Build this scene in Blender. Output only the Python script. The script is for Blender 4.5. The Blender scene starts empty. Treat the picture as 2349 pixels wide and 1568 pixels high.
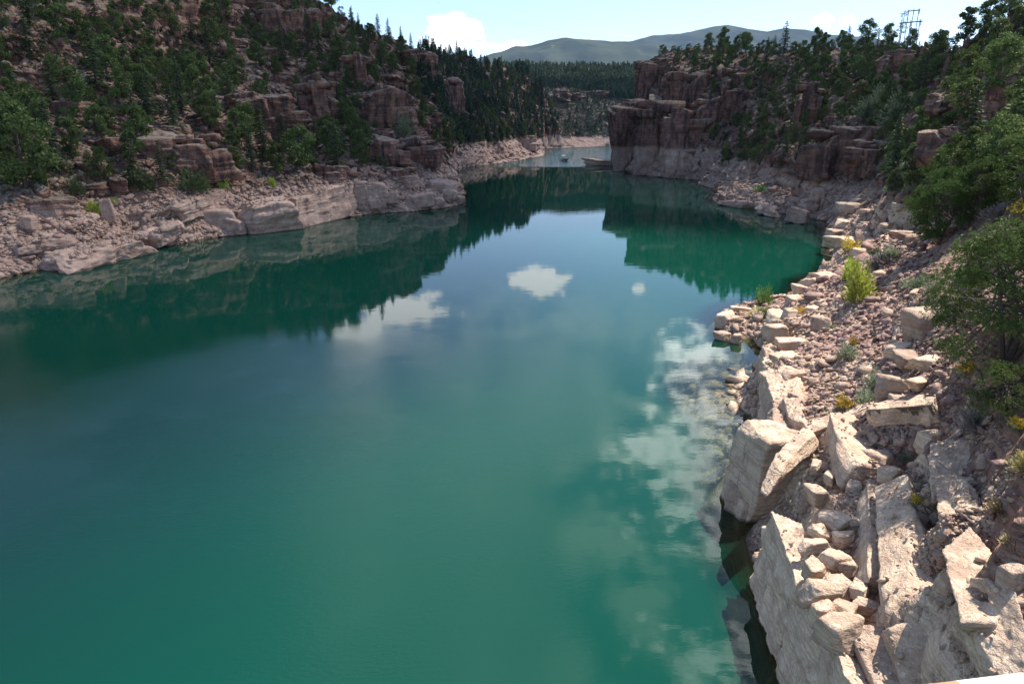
import bpy, bmesh, math, random
import numpy as np
from mathutils import Vector, Matrix
rnd = random.Random(7)
rng = np.random.default_rng(7)
SC = bpy.context.scene
COL = SC.collection
R = math.radians

# ------------------------------------------------------------------ camera
CAMH = 25.0
PITCH = R(17.5)
cam_d = bpy.data.cameras.new('camera')
cam = bpy.data.objects.new('camera', cam_d)
COL.objects.link(cam)
cam_d.lens = 24.0; cam_d.sensor_width = 36.0
cam_d.clip_start = 0.1; cam_d.clip_end = 40000
cam.location = (0, 0, CAMH)
cam.rotation_euler = (math.pi/2 - PITCH, 0, 0)
SC.camera = cam
SC.view_settings.view_transform = 'Standard'
SC.view_settings.look = 'None'
SC.view_settings.gamma = 1.0
SC.view_settings.exposure = 1.2

# ------------------------------------------------------------------ sun
SUN_AZ = R(58)      # to the right of straight ahead (+Y)
SUN_EL = R(58)
SUNV = Vector((math.sin(SUN_AZ)*math.cos(SUN_EL), math.cos(SUN_AZ)*math.cos(SUN_EL), math.sin(SUN_EL)))
sl = bpy.data.lights.new('sun', 'SUN')
sl.energy = 4.6; sl.angle = R(0.53); sl.color = (1.0, 0.95, 0.87)
so = bpy.data.objects.new('sun', sl); COL.objects.link(so)
so.rotation_euler = SUNV.to_track_quat('Z', 'Y').to_euler()

# ------------------------------------------------------------------ pixel rays (photo shown 2349 wide) used only to recover where things stand
FX = 2349*24/36.0
cP, sP = math.cos(PITCH), math.sin(PITCH)
def ray(px, py):
    X = (px-1174.5)/FX; Z = -(py-784.0)/FX
    return np.array([X, cP + sP*Z, -sP + cP*Z])
def pt_z(px, py, z):
    d = ray(px, py); t = (z-CAMH)/d[2]
    return d*t + np.array([0, 0, CAMH])
def pt_r(px, py, r):
    d = ray(px, py); t = r/math.hypot(d[0], d[1])
    return d*t + np.array([0, 0, CAMH])

# ------------------------------------------------------------------ world
W = bpy.data.worlds.new('World'); SC.world = W; W.use_nodes = True
nt = W.node_tree; nt.nodes.clear()
def N(t, kind, **kw):
    n = t.nodes.new(kind)
    for k, v in kw.items(): setattr(n, k, v)
    return n
out = N(nt, 'ShaderNodeOutputWorld'); bg = N(nt, 'ShaderNodeBackground')
sky = N(nt, 'ShaderNodeTexSky', sky_type='NISHITA'); sky.sun_disc = False
sky.sun_elevation = SUN_EL; sky.sun_rotation = SUN_AZ
sky.altitude = 1800; sky.air_density = 1.0; sky.dust_density = 1.6; sky.ozone_density = 1.6
bg.inputs[1].default_value = 0.115
geo = N(nt, 'ShaderNodeTexCoord')
mp = N(nt, 'ShaderNodeMapping'); mp.inputs['Scale'].default_value = (1, 1, 2.2)
nt.links.new(geo.outputs['Generated'], mp.inputs[0])
no = N(nt, 'ShaderNodeTexNoise'); no.inputs['Scale'].default_value = 11; no.inputs['Detail'].default_value = 9; no.inputs['Roughness'].default_value = 0.6
nt.links.new(mp.outputs[0], no.inputs[0])
no2 = N(nt, 'ShaderNodeTexNoise'); no2.inputs['Scale'].default_value = 38; no2.inputs['Detail'].default_value = 6
nt.links.new(mp.outputs[0], no2.inputs[0])
def MATH(t, op, a, b=None, c=None, clamp=False):
    n = N(t, 'ShaderNodeMath', operation=op); n.use_clamp = clamp
    for i, v in enumerate((a, b, c)):
        if v is None: continue
        if isinstance(v, (int, float)): n.inputs[i].default_value = v
        else: t.links.new(v, n.inputs[i])
    return n.outputs[0]
def mapr(t, v, a, b, c=0., d=1.):
    n = N(t, 'ShaderNodeMapRange', interpolation_type='SMOOTHSTEP')
    for k, x in zip(('From Min', 'From Max', 'To Min', 'To Max'), (a, b, c, d)): n.inputs[k].default_value = x
    t.links.new(v, n.inputs['Value']); return n.outputs[0]
# clouds: (elevation deg, azimuth deg, half width deg, half height deg, density)
def sky_dir(px, py):
    d = ray(px, py); d /= np.linalg.norm(d)
    return d
def refl_dir(px, py):
    d = sky_dir(px, py); d[2] = -d[2]; return d
CL = [(sky_dir(1040, 88), .040, .026, 1.0), (sky_dir(1010, 60), .022, .014, .9), (sky_dir(1175, 118), .030, .012, .8),
      (sky_dir(1320, 80), .008, .005, .5), (sky_dir(1885, 48), .014, .008, .8), (sky_dir(1945, 45), .010, .006, .7),
      (refl_dir(1240, 645), .046, .022, .95), (refl_dir(1462, 660), .012, .010, .7),
      (refl_dir(905, 715), .085, .030, .8), (refl_dir(830, 760), .06, .03, .6),
      (refl_dir(1600, 800), .055, .034, 1.0), (refl_dir(1560, 880), .05, .06, 1.0), (refl_dir(1600, 960), .07, .08, 1.0), (refl_dir(1580, 1060), .10, .09, 1.1), (refl_dir(1610, 1170), .10, .07, 1.0), (refl_dir(1690, 1540), .12, .06, 1.1)]
def cloud_mask(CL, nf, amp):
    acc = None
    for (d, w, h, dens) in CL:
        el = math.asin(d[2]); az = math.atan2(d[0], d[1])
        vr = N(nt, 'ShaderNodeVectorRotate', rotation_type='Z_AXIS'); vr.inputs['Angle'].default_value = az
        nt.links.new(geo.outputs['Generated'], vr.inputs['Vector'])
        vr2 = N(nt, 'ShaderNodeVectorRotate', rotation_type='X_AXIS'); vr2.inputs['Angle'].default_value = -el
        nt.links.new(vr.outputs[0], vr2.inputs['Vector'])
        sx = N(nt, 'ShaderNodeSeparateXYZ'); nt.links.new(vr2.outputs[0], sx.inputs[0])
        a = MATH(nt, 'DIVIDE', sx.outputs[0], w); b = MATH(nt, 'DIVIDE', sx.outputs[2], h)
        s_ = MATH(nt, 'SQRT', MATH(nt, 'ADD', MATH(nt, 'MULTIPLY', a, a), MATH(nt, 'MULTIPLY', b, b)))
        v = MATH(nt, 'MULTIPLY', MATH(nt, 'SUBTRACT', 1.25, s_, clamp=True), MATH(nt, 'GREATER_THAN', sx.outputs[1], 0.0))
        v = MATH(nt, 'MULTIPLY', v, dens)
        acc = v if acc is None else MATH(nt, 'MAXIMUM', acc, v)
    nn = MATH(nt, 'ADD', MATH(nt, 'MULTIPLY', no.outputs[0], 1.0), MATH(nt, 'MULTIPLY', no2.outputs[0], 1.2))
    cv = MATH(nt, 'ADD', acc, MATH(nt, 'MULTIPLY', MATH(nt, 'SUBTRACT', nn, 1.1), amp))
    mr = N(nt, 'ShaderNodeMapRange', interpolation_type='SMOOTHSTEP')
    mr.inputs['From Min'].default_value = 0.28; mr.inputs['From Max'].default_value = 0.28+nf
    nt.links.new(cv, mr.inputs['Value'])
    return MATH(nt, 'MULTIPLY', mr.outputs[0], MATH(nt, 'GREATER_THAN', acc, 0.001))
cmask = cloud_mask(CL[:10], .18, 1.5)
bmask = cloud_mask([(d, w, h, q*.78) for d, w, h, q in CL[10:]], 1.0, 3.2)
mix = N(nt, 'ShaderNodeMix', data_type='RGBA')
nt.links.new(cmask, mix.inputs['Factor'])
mix.inputs['B'].default_value = (9.0, 9.1, 9.3, 1)
# thin high veil overhead, broken by the same noise
vd = Vector(refl_dir(1230, 1330)); vdn = N(nt, 'ShaderNodeVectorMath', operation='DOT_PRODUCT'); nt.links.new(geo.outputs['Generated'], vdn.inputs[0]); vdn.inputs[1].default_value = vd
vm = N(nt, 'ShaderNodeMapRange', interpolation_type='SMOOTHSTEP'); vm.inputs['From Min'].default_value = math.cos(.46); vm.inputs['From Max'].default_value = math.cos(.10)
nt.links.new(vdn.outputs['Value'], vm.inputs['Value'])
vfac = MATH(nt, 'MULTIPLY', vm.outputs[0], MATH(nt, 'MULTIPLY', mapr(nt, no.outputs[0], .42, .60), .8), clamp=True)
vmix = N(nt, 'ShaderNodeMix', data_type='RGBA'); nt.links.new(vfac, vmix.inputs['Factor']); nt.links.new(sky.outputs[0], vmix.inputs['A']); vmix.inputs['B'].default_value = (7.6, 9.0, 8.8, 1)
nt.links.new(vmix.outputs['Result'], mix.inputs['A'])
bm = N(nt, 'ShaderNodeMix', data_type='RGBA'); nt.links.new(bmask, bm.inputs['Factor']); nt.links.new(mix.outputs['Result'], bm.inputs['A']); bm.inputs['B'].default_value = (18, 19, 19, 1)
nt.links.new(bm.outputs['Result'], bg.inputs[0]); nt.links.new(bg.outputs[0], out.inputs[0])

# ------------------------------------------------------------------ helpers
def tag(o, label=None, cat=None, group=None, kind=None):
    if label: o['label'] = label
    if cat: o['category'] = cat
    if group: o['group'] = group
    if kind: o['kind'] = kind
    return o
def empty(name, loc, rz=0, s=1.0):
    o = bpy.data.objects.new(name, None); COL.objects.link(o)
    o.location = loc; o.rotation_euler = (0, 0, rz); o.scale = (s, s, s); o.empty_display_size = .3
    return o
def mesh_np(name, V, F, mat=None, smooth=True):
    """V (n,3), F (m,k) with k 3 or 4"""
    me = bpy.data.meshes.new(name)
    V = np.ascontiguousarray(V, np.float32); F = np.ascontiguousarray(F, np.int32)
    k = F.shape[1]
    me.vertices.add(len(V)); me.vertices.foreach_set('co', V.ravel())
    me.loops.add(F.size); me.loops.foreach_set('vertex_index', F.ravel())
    me.polygons.add(len(F)); me.polygons.foreach_set('loop_start', np.arange(0, F.size, k, dtype=np.int32))
    me.update(calc_edges=True)
    if smooth: me.polygons.foreach_set('use_smooth', np.ones(len(F), bool))
    if mat: me.materials.append(mat)
    me.update()
    return me
def link(name, me, parent=None, loc=None, rot=None):
    o = bpy.data.objects.new(name, me); COL.objects.link(o)
    if parent: o.parent = parent
    if loc is not None: o.location = loc
    if rot is not None: o.rotation_euler = rot
    return o
class MB:
    def __init__(s): s.v = []; s.f = []; s.n = 0
    def add(s, V, F):
        s.v.append(np.asarray(V, float)); s.f += [tuple(int(i)+s.n for i in f) for f in F]; s.n += len(V)
    def box(s, c, d, rot=None):
        x, y, z = [q/2 for q in d]
        V = np.array([(-x,-y,-z),(x,-y,-z),(x,y,-z),(-x,y,-z),(-x,-y,z),(x,-y,z),(x,y,z),(-x,y,z)])
        if rot is not None: V = V @ np.array(rot).T
        s.add(V+np.array(c), [(0,3,2,1),(4,5,6,7),(0,1,5,4),(1,2,6,5),(2,3,7,6),(3,0,4,7)])
    def tube(s, P, rad, n=6):
        P = [np.array(p, float) for p in P]
        if isinstance(rad, (int, float)): rad = [rad]*len(P)
        V = []
        for i, p in enumerate(P):
            d = P[min(i+1, len(P)-1)] - P[max(i-1, 0)]; d /= (np.linalg.norm(d)+1e-9)
            a = np.cross(d, [0, 0, 1.0]) if abs(d[2]) < .95 else np.cross(d, [1.0, 0, 0]); a /= np.linalg.norm(a)
            b = np.cross(d, a)
            for k in range(n):
                t = 2*math.pi*k/n; V.append(p + rad[i]*(math.cos(t)*a + math.sin(t)*b))
        F = []
        for i in range(len(P)-1):
            for k in range(n):
                k2 = (k+1) % n
                F.append((i*n+k, i*n+k2, (i+1)*n+k2, (i+1)*n+k))
        F.append(tuple(range(n-1, -1, -1))); F.append(tuple((len(P)-1)*n+k for k in range(n)))
        s.add(V, F)
    def mesh(s, name, mat=None, smooth=False):
        me = bpy.data.meshes.new(name)
        me.from_pydata(np.concatenate(s.v).tolist(), [], s.f)
        if smooth:
            for p in me.polygons: p.use_smooth = True
        if mat: me.materials.append(mat)
        return me
    def build(s, name, mat, parent=None, smooth=False): return link(name, s.mesh(name, mat, smooth), parent)

# ------------------------------------------------------------------ numpy noise
def _h(ix, iy, iz, seed):
    n = (ix.astype(np.int64)*374761393 + iy.astype(np.int64)*668265263 + iz.astype(np.int64)*2147483647 + seed*1274126177) & 0xffffffff
    n = ((n ^ (n >> 13))*1274126177) & 0xffffffff
    n = ((n ^ (n >> 15))*2246822519) & 0xffffffff
    return ((n ^ (n >> 16)) & 0xffffff)/float(0xffffff)
def vn2(x, y, seed=0):
    ix = np.floor(x); iy = np.floor(y); fx = x-ix; fy = y-iy
    fx = fx*fx*(3-2*fx); fy = fy*fy*(3-2*fy); z = np.zeros_like(ix)
    a = _h(ix, iy, z, seed); b = _h(ix+1, iy, z, seed); c = _h(ix, iy+1, z, seed); d = _h(ix+1, iy+1, z, seed)
    return (a*(1-fx)+b*fx)*(1-fy) + (c*(1-fx)+d*fx)*fy
def vn3(x, y, z, seed=0):
    ix = np.floor(x); iy = np.floor(y); iz = np.floor(z); fx = x-ix; fy = y-iy; fz = z-iz
    fx = fx*fx*(3-2*fx); fy = fy*fy*(3-2*fy); fz = fz*fz*(3-2*fz)
    r = 0
    for dz, wz in ((0, 1-fz), (1, fz)):
        for dy, wy in ((0, 1-fy), (1, fy)):
            for dx, wx in ((0, 1-fx), (1, fx)):
                r = r + _h(ix+dx, iy+dy, iz+dz, seed)*wx*wy*wz
    return r
def fbm2(x, y, o=5, seed=0, g=.5):
    r = 0; a = 1; t = 0
    for i in range(o):
        r = r + a*(vn2(x*2**i+i*17.3, y*2**i+i*9.1, seed+i)-.5); t += a; a *= g
    return r/t*2
def fbm3(x, y, z, o=4, seed=0, g=.5):
    r = 0; a = 1; t = 0
    for i in range(o):
        r = r + a*(vn3(x*2**i+i*17.3, y*2**i+i*9.1, z*2**i+i*5.7, seed+i)-.5); t += a; a *= g
    return r/t*2
def worley2(x, y, seed=0):
    ix = np.floor(x); iy = np.floor(y)
    f1 = np.full(x.shape, 9.0); f2 = np.full(x.shape, 9.0); cid = np.zeros(x.shape)
    z = np.zeros_like(ix)
    for dx in (-1, 0, 1):
        for dy in (-1, 0, 1):
            cx = ix+dx; cy = iy+dy
            jx = cx + _h(cx, cy, z, seed); jy = cy + _h(cx, cy, z, seed+1)
            d = np.hypot(x-jx, y-jy); h = _h(cx, cy, z, seed+2)
            m = d < f1
            f2 = np.where(m, f1, np.minimum(f2, d)); cid = np.where(m, h, cid); f1 = np.where(m, d, f1)
    return f1, f2, cid
def sst(a, b, x):
    t = np.clip((x-a)/(b-a), 0, 1); return t*t*(3-2*t)

# ------------------------------------------------------------------ materials
def newmat(name):
    m = bpy.data.materials.new(name); m.use_nodes = True
    t = m.node_tree; t.nodes.clear()
    o = N(t, 'ShaderNodeOutputMaterial'); p = N(t, 'ShaderNodeBsdfPrincipled')
    t.links.new(p.outputs[0], o.inputs[0])
    return m, t, p, o
def noise(t, vec, scale, detail=6, rough=.55, dist=0):
    n = N(t, 'ShaderNodeTexNoise'); n.inputs['Scale'].default_value = scale; n.inputs['Detail'].default_value = detail
    n.inputs['Roughness'].default_value = rough; n.inputs['Distortion'].default_value = dist
    t.links.new(vec, n.inputs['Vector']); return n.outputs[0]
def cmix(t, f, a, b, mode='MIX'):
    n = N(t, 'ShaderNodeMix', data_type='RGBA', blend_type=mode)
    for k, v in (('Factor', f), ('A', a), ('B', b)):
        if isinstance(v, (int, float)): n.inputs[k].default_value = v
        elif isinstance(v, tuple): n.inputs[k].default_value = (*v, 1)
        else: t.links.new(v, n.inputs[k])
    return n.outputs['Result']
def mapping(t, vec, s):
    m = N(t, 'ShaderNodeMapping'); m.inputs['Scale'].default_value = s; t.links.new(vec, m.inputs[0]); return m.outputs[0]

RING = 10.0
def rock_material(name, cream=False, red=False, near=False, soil=True, big=1.0, stain=False):
    m, t, p, o = newmat(name)
    g = N(t, 'ShaderNodeNewGeometry'); pos = g.outputs['Position']
    sp = N(t, 'ShaderNodeSeparateXYZ'); t.links.new(pos, sp.inputs[0]); z = sp.outputs[2]
    sn = N(t, 'ShaderNodeSeparateXYZ'); t.links.new(g.outputs['Normal'], sn.inputs[0]); nz = sn.outputs[2]
    oi = N(t, 'ShaderNodeObjectInfo')
    nbig = noise(t, pos, .035, 4); nmid = noise(t, pos, .35/big, 7, .62); nfin = noise(t, pos, 2.6/big, 8, .65)
    # dark weathered rock
    c1 = cmix(t, mapr(t, nmid, .36, .62), (.130, .066, .048), (.33, .165, .108))
    c1 = cmix(t, mapr(t, nfin, .48, .72), c1, (.27, .165, .125))
    # dark desert varnish running down the faces
    vst = noise(t, mapping(t, pos, (.55/big, .55/big, .06/big)), 1.0, 6, .6)
    c1 = cmix(t, MATH(t, 'MULTIPLY', mapr(t, vst, .47, .62), .75), c1, (.038, .027, .026))
    # beds
    wz = MATH(t, 'ADD', MATH(t, 'MULTIPLY', z, 1.15/big), MATH(t, 'MULTIPLY', nmid, 2.6))
    bed = noise(t, N_comb(t, wz), 1.0, 3, .7)
    c1 = cmix(t, MATH(t, 'MULTIPLY', mapr(t, bed, .40, .60), .45), c1, (.06, .035, .03))
    # lichen / grey tops
    lf = MATH(t, 'MULTIPLY', mapr(t, nz, .35, .85), mapr(t, noise(t, pos, .8/big, 6, .6), .38, .6))
    c1 = cmix(t, MATH(t, 'MULTIPLY', lf, .8), c1, (.255, .245, .185))
    if soil:
        sf = MATH(t, 'MULTIPLY', mapr(t, nz, .55, .82), mapr(t, noise(t, pos, .12, 6, .6), .40, .56))
        sc = cmix(t, mapr(t, nfin, .35, .7), (.22, .115, .082), (.36, .23, .175))
        c1 = cmix(t, sf, c1, sc)
        gf = MATH(t, 'MULTIPLY', mapr(t, nz, .45, .75), mapr(t, noise(t, pos, .5, 8, .7), .52, .62))
        c1 = cmix(t, MATH(t, 'MULTIPLY', gf, .65), c1, (.085, .092, .05))
    # pale mineral band left by the high water
    if cream:
        c2 = cmix(t, mapr(t, nmid, .34, .66), (.47, .325, .225), (.70, .53, .38))
        c2 = cmix(t, mapr(t, nfin, .50, .75), c2, (.72, .62, .49))
        c2 = cmix(t, mapr(t, oi.outputs['Random'], .0, .35, .35, 0), c2, (.40, .25, .20))
    else:
        c2 = cmix(t, mapr(t, nmid, .34, .66), (.34, .205, .150), (.53, .375, .285))
        c2 = cmix(t, mapr(t, nfin, .50, .75), c2, (.54, .43, .34))
    if red:
        c2 = cmix(t, mapr(t, nmid, .3, .7), (.20, .115, .10), (.40, .265, .225)); c1 = c2
    c2 = cmix(t, MATH(t, 'MULTIPLY', mapr(t, bed, .44, .64), .38), c2, (.27, .17, .135))
    c2 = cmix(t, MATH(t, 'MULTIPLY', mapr(t, vst, .55, .68), .35), c2, (.24, .20, .175))
    zz = MATH(t, 'ADD', z, MATH(t, 'MULTIPLY', MATH(t, 'SUBTRACT', nbig, .5), 7.0)); zz = MATH(t, 'SUBTRACT', zz, mapr(t, sp.outputs[1], 200, 360, 0, 4.6))
    zz = MATH(t, 'ADD', zz, MATH(t, 'MULTIPLY', MATH(t, 'SUBTRACT', nmid, .5), 4.0))
    rg = RING+(3.5 if cream and not near else 0)
    rf = mapr(t, zz, rg-1.0, rg+1.2, 1, 0)
    if near:
        # red rubble ground lying on the shelf
        red = cmix(t, mapr(t, nfin, .4, .65), (.19, .095, .075), (.34, .225, .185))
        rf2 = MATH(t, 'MULTIPLY', mapr(t, noise(t, pos, .22, 6, .6), .40, .52), mapr(t, nz, .55, .85))
        c2 = cmix(t, rf2, c2, red)
    col = cmix(t, rf, c1, c2)
    # wet dark foot at the water's edge
    wet = mapr(t, MATH(t, 'ADD', z, MATH(t, 'MULTIPLY', nfin, .3)), .2, .42, .75, 0)
    col = cmix(t, wet, col, (.05, .045, .03))
    if stain:
        tc = N(t, 'ShaderNodeTexCoord')
        dn = noise(t, mapping(t, tc.outputs['Object'], (1.3, 1.3, .25)), 1.0, 6, .62)
        top = N(t, 'ShaderNodeSeparateXYZ'); t.links.new(tc.outputs['Object'], top.inputs[0])
        f = mapr(t, MATH(t, 'ADD', dn, MATH(t, 'MULTIPLY', top.outputs[2], .22)), .56, .60)
        f = MATH(t, 'MULTIPLY', f, mapr(t, nz, .25, .55, 1, 0))
        col = cmix(t, MATH(t, 'MULTIPLY', f, .85), col, (.06, .04, .032))
    if cream:
        tc2 = N(t, 'ShaderNodeTexCoord'); so2 = N(t, 'ShaderNodeSeparateXYZ'); t.links.new(tc2.outputs['Object'], so2.inputs[0])
        wv = MATH(t, 'ADD', MATH(t, 'MULTIPLY', so2.outputs[2], 4.5), MATH(t, 'MULTIPLY', nmid, 2.2))
        bd = noise(t, N_comb(t, wv), 1.0, 4, .7)
        col = cmix(t, MATH(t, 'MULTIPLY', MATH(t, 'MULTIPLY', mapr(t, bd, .46, .60), mapr(t, nz, .5, .85, 1, .15)), .55), col, (.36, .24, .18))
        dst = MATH(t, 'MULTIPLY', mapr(t, noise(t, pos, 1.1, 6, .65), .50, .60), mapr(t, nz, .55, .9))
        col = cmix(t, MATH(t, 'MULTIPLY', dst, .6), col, (.38, .25, .19))
        gst = mapr(t, noise(t, mapping(t, pos, (1.6, 1.6, .4)), 1.0, 7, .65), .60, .68)
        col = cmix(t, MATH(t, 'MULTIPLY', gst, .5), col, (.16, .13, .115))
    hv = N(t, 'ShaderNodeHueSaturation'); t.links.new(col, hv.inputs['Color'])
    t.links.new(MATH(t, 'ADD', .86, MATH(t, 'MULTIPLY', oi.outputs['Random'], .28)), hv.inputs['Value'])
    t.links.new(hv.outputs[0], p.inputs['Base Color'])
    p.inputs['Roughness'].default_value = .93; p.inputs['Specular IOR Level'].default_value = .15
    # relief
    vo = N(t, 'ShaderNodeTexVoronoi', feature='DISTANCE_TO_EDGE'); vo.inputs['Scale'].default_value = .9/big
    dv = N(t, 'ShaderNodeVectorMath', operation='ADD'); t.links.new(pos, dv.inputs[0])
    nv = N(t, 'ShaderNodeTexNoise'); nv.inputs['Scale'].default_value = .8/big; t.links.new(pos, nv.inputs[0]); t.links.new(nv.outputs['Color'], dv.inputs[1])
    t.links.new(mapping(t, dv.outputs[0], (1, 1, 1.8)), vo.inputs['Vector'])
    crack = mapr(t, vo.outputs['Distance'], 0, .09)
    hgt = MATH(t, 'ADD', MATH(t, 'MULTIPLY', crack, .07*big), MATH(t, 'ADD', MATH(t, 'MULTIPLY', nmid, .9*big), MATH(t, 'MULTIPLY', nfin, .38*big)))
    hgt = MATH(t, 'ADD', hgt, MATH(t, 'MULTIPLY', mapr(t, bed, .38, .62), .22*big))
    b = N(t, 'ShaderNodeBump'); b.inputs['Strength'].default_value = .9; b.inputs['Distance'].default_value = .8
    t.links.new(hgt, b.inputs['Height']); t.links.new(b.outputs[0], p.inputs['Normal'])
    return m
def N_comb(t, zsock):
    c = N(t, 'ShaderNodeCombineXYZ'); t.links.new(zsock, c.inputs[2]); return c.outputs[0]
M_ROCK = rock_material('canyon_rock')
M_BLOCK = rock_material('outcrop_rock', soil=False)
M_NEAR = rock_material('shelf_rock', cream=True, near=True, big=.45)
M_STONE = rock_material('loose_stone', cream=True, soil=False, big=.4)
M_PINK = rock_material('pinkish_stone', soil=False, big=.6)
M_SLAB = rock_material('stained_slab_rock', cream=True, soil=False, big=.4, stain=True)

M_RED = rock_material('red_stone', soil=False, big=.4, red=True)
def leaf_material(name, ca, cb, var=.35, trans=.25, scale=1.2):
    m, t, p, o = newmat(name)
    oi = N(t, 'ShaderNodeObjectInfo'); g = N(t, 'ShaderNodeNewGeometry')
    n1 = noise(t, g.outputs['Position'], scale, 3)
    col = cmix(t, mapr(t, n1, .35, .65), ca, cb)
    hv = N(t, 'ShaderNodeHueSaturation'); t.links.new(col, hv.inputs['Color'])
    t.links.new(MATH(t, 'ADD', 1-var/2, MATH(t, 'MULTIPLY', oi.outputs['Random'], var)), hv.inputs['Value'])
    t.links.new(MATH(t, 'ADD', .485, MATH(t, 'MULTIPLY', oi.outputs['Random'], .03)), hv.inputs['Hue'])
    t.links.new(hv.outputs[0], p.inputs['Base Color']); p.inputs['Roughness'].default_value = .7; p.inputs['Specular IOR Level'].default_value = .12
    tr = N(t, 'ShaderNodeBsdfTranslucent'); t.links.new(hv.outputs[0], tr.inputs[0])
    ms = N(t, 'ShaderNodeMixShader'); ms.inputs[0].default_value = trans
    t.links.new(p.outputs[0], ms.inputs[1]); t.links.new(tr.outputs[0], ms.inputs[2]); t.links.new(ms.outputs[0], o.inputs[0])
    return m
M_PINE = leaf_material('pine_needles', (.062, .090, .026), (.125, .160, .050))
M_FIR = leaf_material('fir_needles', (.042, .068, .026), (.078, .112, .042))
M_JUN = leaf_material('juniper_scales', (.070, .100, .026), (.125, .160, .045), scale=2)
M_JUND = leaf_material('dark_juniper_scales', (.045, .075, .018), (.085, .125, .032), scale=2)
M_FAR = leaf_material('far_forest_needles', (.045, .070, .042), (.070, .098, .055), scale=.03)
M_SAGE = leaf_material('sagebrush_leaves', (.20, .24, .15), (.27, .30, .19), scale=2)
M_SHRUB = leaf_material('shrub_leaves', (.065, .095, .035), (.12, .15, .06), scale=2)
M_LIME = leaf_material('lime_leaves', (.32, .39, .06), (.45, .50, .10), scale=2)
M_MIDG = leaf_material('bright_green_leaves', (.09, .19, .035), (.15, .26, .05), scale=2)
M_YEL = leaf_material('yellow_flowers', (.60, .38, .02), (.70, .48, .05), scale=4)
M_RUST = leaf_material('rust_needles', (.20, .085, .03), (.26, .13, .05), scale=2)
M_DRY = leaf_material('dry_grass_blades', (.36, .29, .14), (.45, .36, .18), scale=2)
M_GREY = leaf_material('grey_twigs', (.16, .14, .13), (.24, .21, .20), scale=2)
def plain(name, c, rough=.8, metal=0):
    m, t, p, o = newmat(name)
    g = N(t, 'ShaderNodeNewGeometry'); n1 = noise(t, g.outputs['Position'], 9, 6)
    t.links.new(cmix(t, mapr(t, n1, .3, .7), tuple(v*.75 for v in c), tuple(min(1, v*1.2) for v in c)), p.inputs['Base Color'])
    p.inputs['Roughness'].default_value = rough; p.inputs['Metallic'].default_value = metal
    return m
M_BARK = plain('bark', (.085, .060, .048)); M_DEAD = plain('weathered_wood', (.22, .19, .17))
M_POLE = plain('creosoted_pole', (.10, .085, .075)); M_WHITE = plain('white_canvas', (.85, .85, .85))
M_ALU = plain('pontoon_metal', (.35, .36, .37), .4, .6); M_DARK = plain('dark_vinyl', (.03, .035, .05)); M_WIRE = plain('cable', (.30, .32, .34))
M_TAN = plain('tan_vinyl', (.35, .33, .26))
def rail_mat():
    m, t, p, o = newmat('chipped_rail_paint')
    g = N(t, 'ShaderNodeNewGeometry'); pos = g.outputs['Position']
    f = mapr(t, noise(t, pos, 14, 8, .6), .56, .60)
    t.links.new(cmix(t, f, cmix(t, noise(t, pos, 40, 4), (.50, .50, .47), (.62, .62, .59)), (.30, .17, .09)), p.inputs['Base Color'])
    p.inputs['Roughness'].default_value = .7
    return m
M_RAIL = rail_mat()

# ------------------------------------------------------------------ shoreline (recovered on the water plane)
def wl(L): return [pt_z(px, py, 0)[:2] for px, py in L]
LEFT = [(-700, 800), (-300, 712), (0, 640), (80, 622), (150, 608), (210, 597), (300, 572), (318, 562), (385, 566), (470, 548), (545, 540), (580, 523), (620, 517), (700, 510), (800, 497), (860, 490), (940, 486),
        (1000, 480), (1050, 471), (1063, 463), (1063, 448), (1050, 432)]
LEFT2 = [(1035, 401), (1038, 390), (1060, 385), (1100, 380), (1165, 372), (1205, 366), (1245, 358), (1250, 351)]
FARS = [(1246, 341), (1300, 339), (1412, 335), (1520, 333), (1700, 331)]
RIGHT = [(1415, 376), (1418, 383), (1440, 394), (1455, 399), (1500, 405), (1548, 409), (1599, 413), (1603, 424), (1640, 434), (1648, 445), (1634, 455), (1640, 463), (1680, 471), (1713, 477), (1775, 487), (1852, 500), (1904, 508),
         (1896, 523), (1893, 545), (1908, 569), (1903, 602), (1886, 628), (1834, 646), (1815, 683), (1769, 690), (1731, 693), (1690, 701), (1650, 713), (1640, 735), (1652, 757), (1688, 778),
         (1721, 775), (1747, 801), (1750, 835), (1747, 863), (1722, 870), (1682, 912), (1702, 943), (1728, 961), (1735, 992), (1715, 1010), (1690, 1050), (1668, 1110), (1677, 1148), (1742, 1161), (1737, 1192),
         (1707, 1233), (1721, 1282), (1744, 1311), (1795, 1396), (1816, 1468), (1847, 1566), (1880, 1700), (1930, 1900), (1960, 2300)]
wL = wl(LEFT); wL2 = wl(LEFT2); wF = wl(FARS); wR = wl(RIGHT)
POLY = wL + wL2 + wF + [np.array((700., 900.)), np.array((300., 640.)), np.array((140., 520.))] + wR + [np.array((10., 0.)), np.array((-200., -30.))]
POLY = np.array(POLY)            # water polygon
def sdf(x, y):
    """signed distance to the shoreline, + on land, - in water"""
    best = np.full(x.shape, 1e12); inside = np.zeros(x.shape, bool)
    n = len(POLY)
    for i in range(n):
        ax, ay = POLY[i]; bx, by = POLY[(i+1) % n]
        ex, ey = bx-ax, by-ay; L2 = ex*ex+ey*ey+1e-9
        t = np.clip(((x-ax)*ex+(y-ay)*ey)/L2, 0, 1)
        d = (x-ax-t*ex)**2+(y-ay-t*ey)**2
        best = np.minimum(best, d)
        c = ((ay > y) != (by > y)) & (x < (bx-ax)*(y-ay)/((by-ay) if abs(by-ay) > 1e-9 else 1e-9)+ax)
        inside ^= c
    return np.where(inside, -1, 1)*np.sqrt(best)

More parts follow.
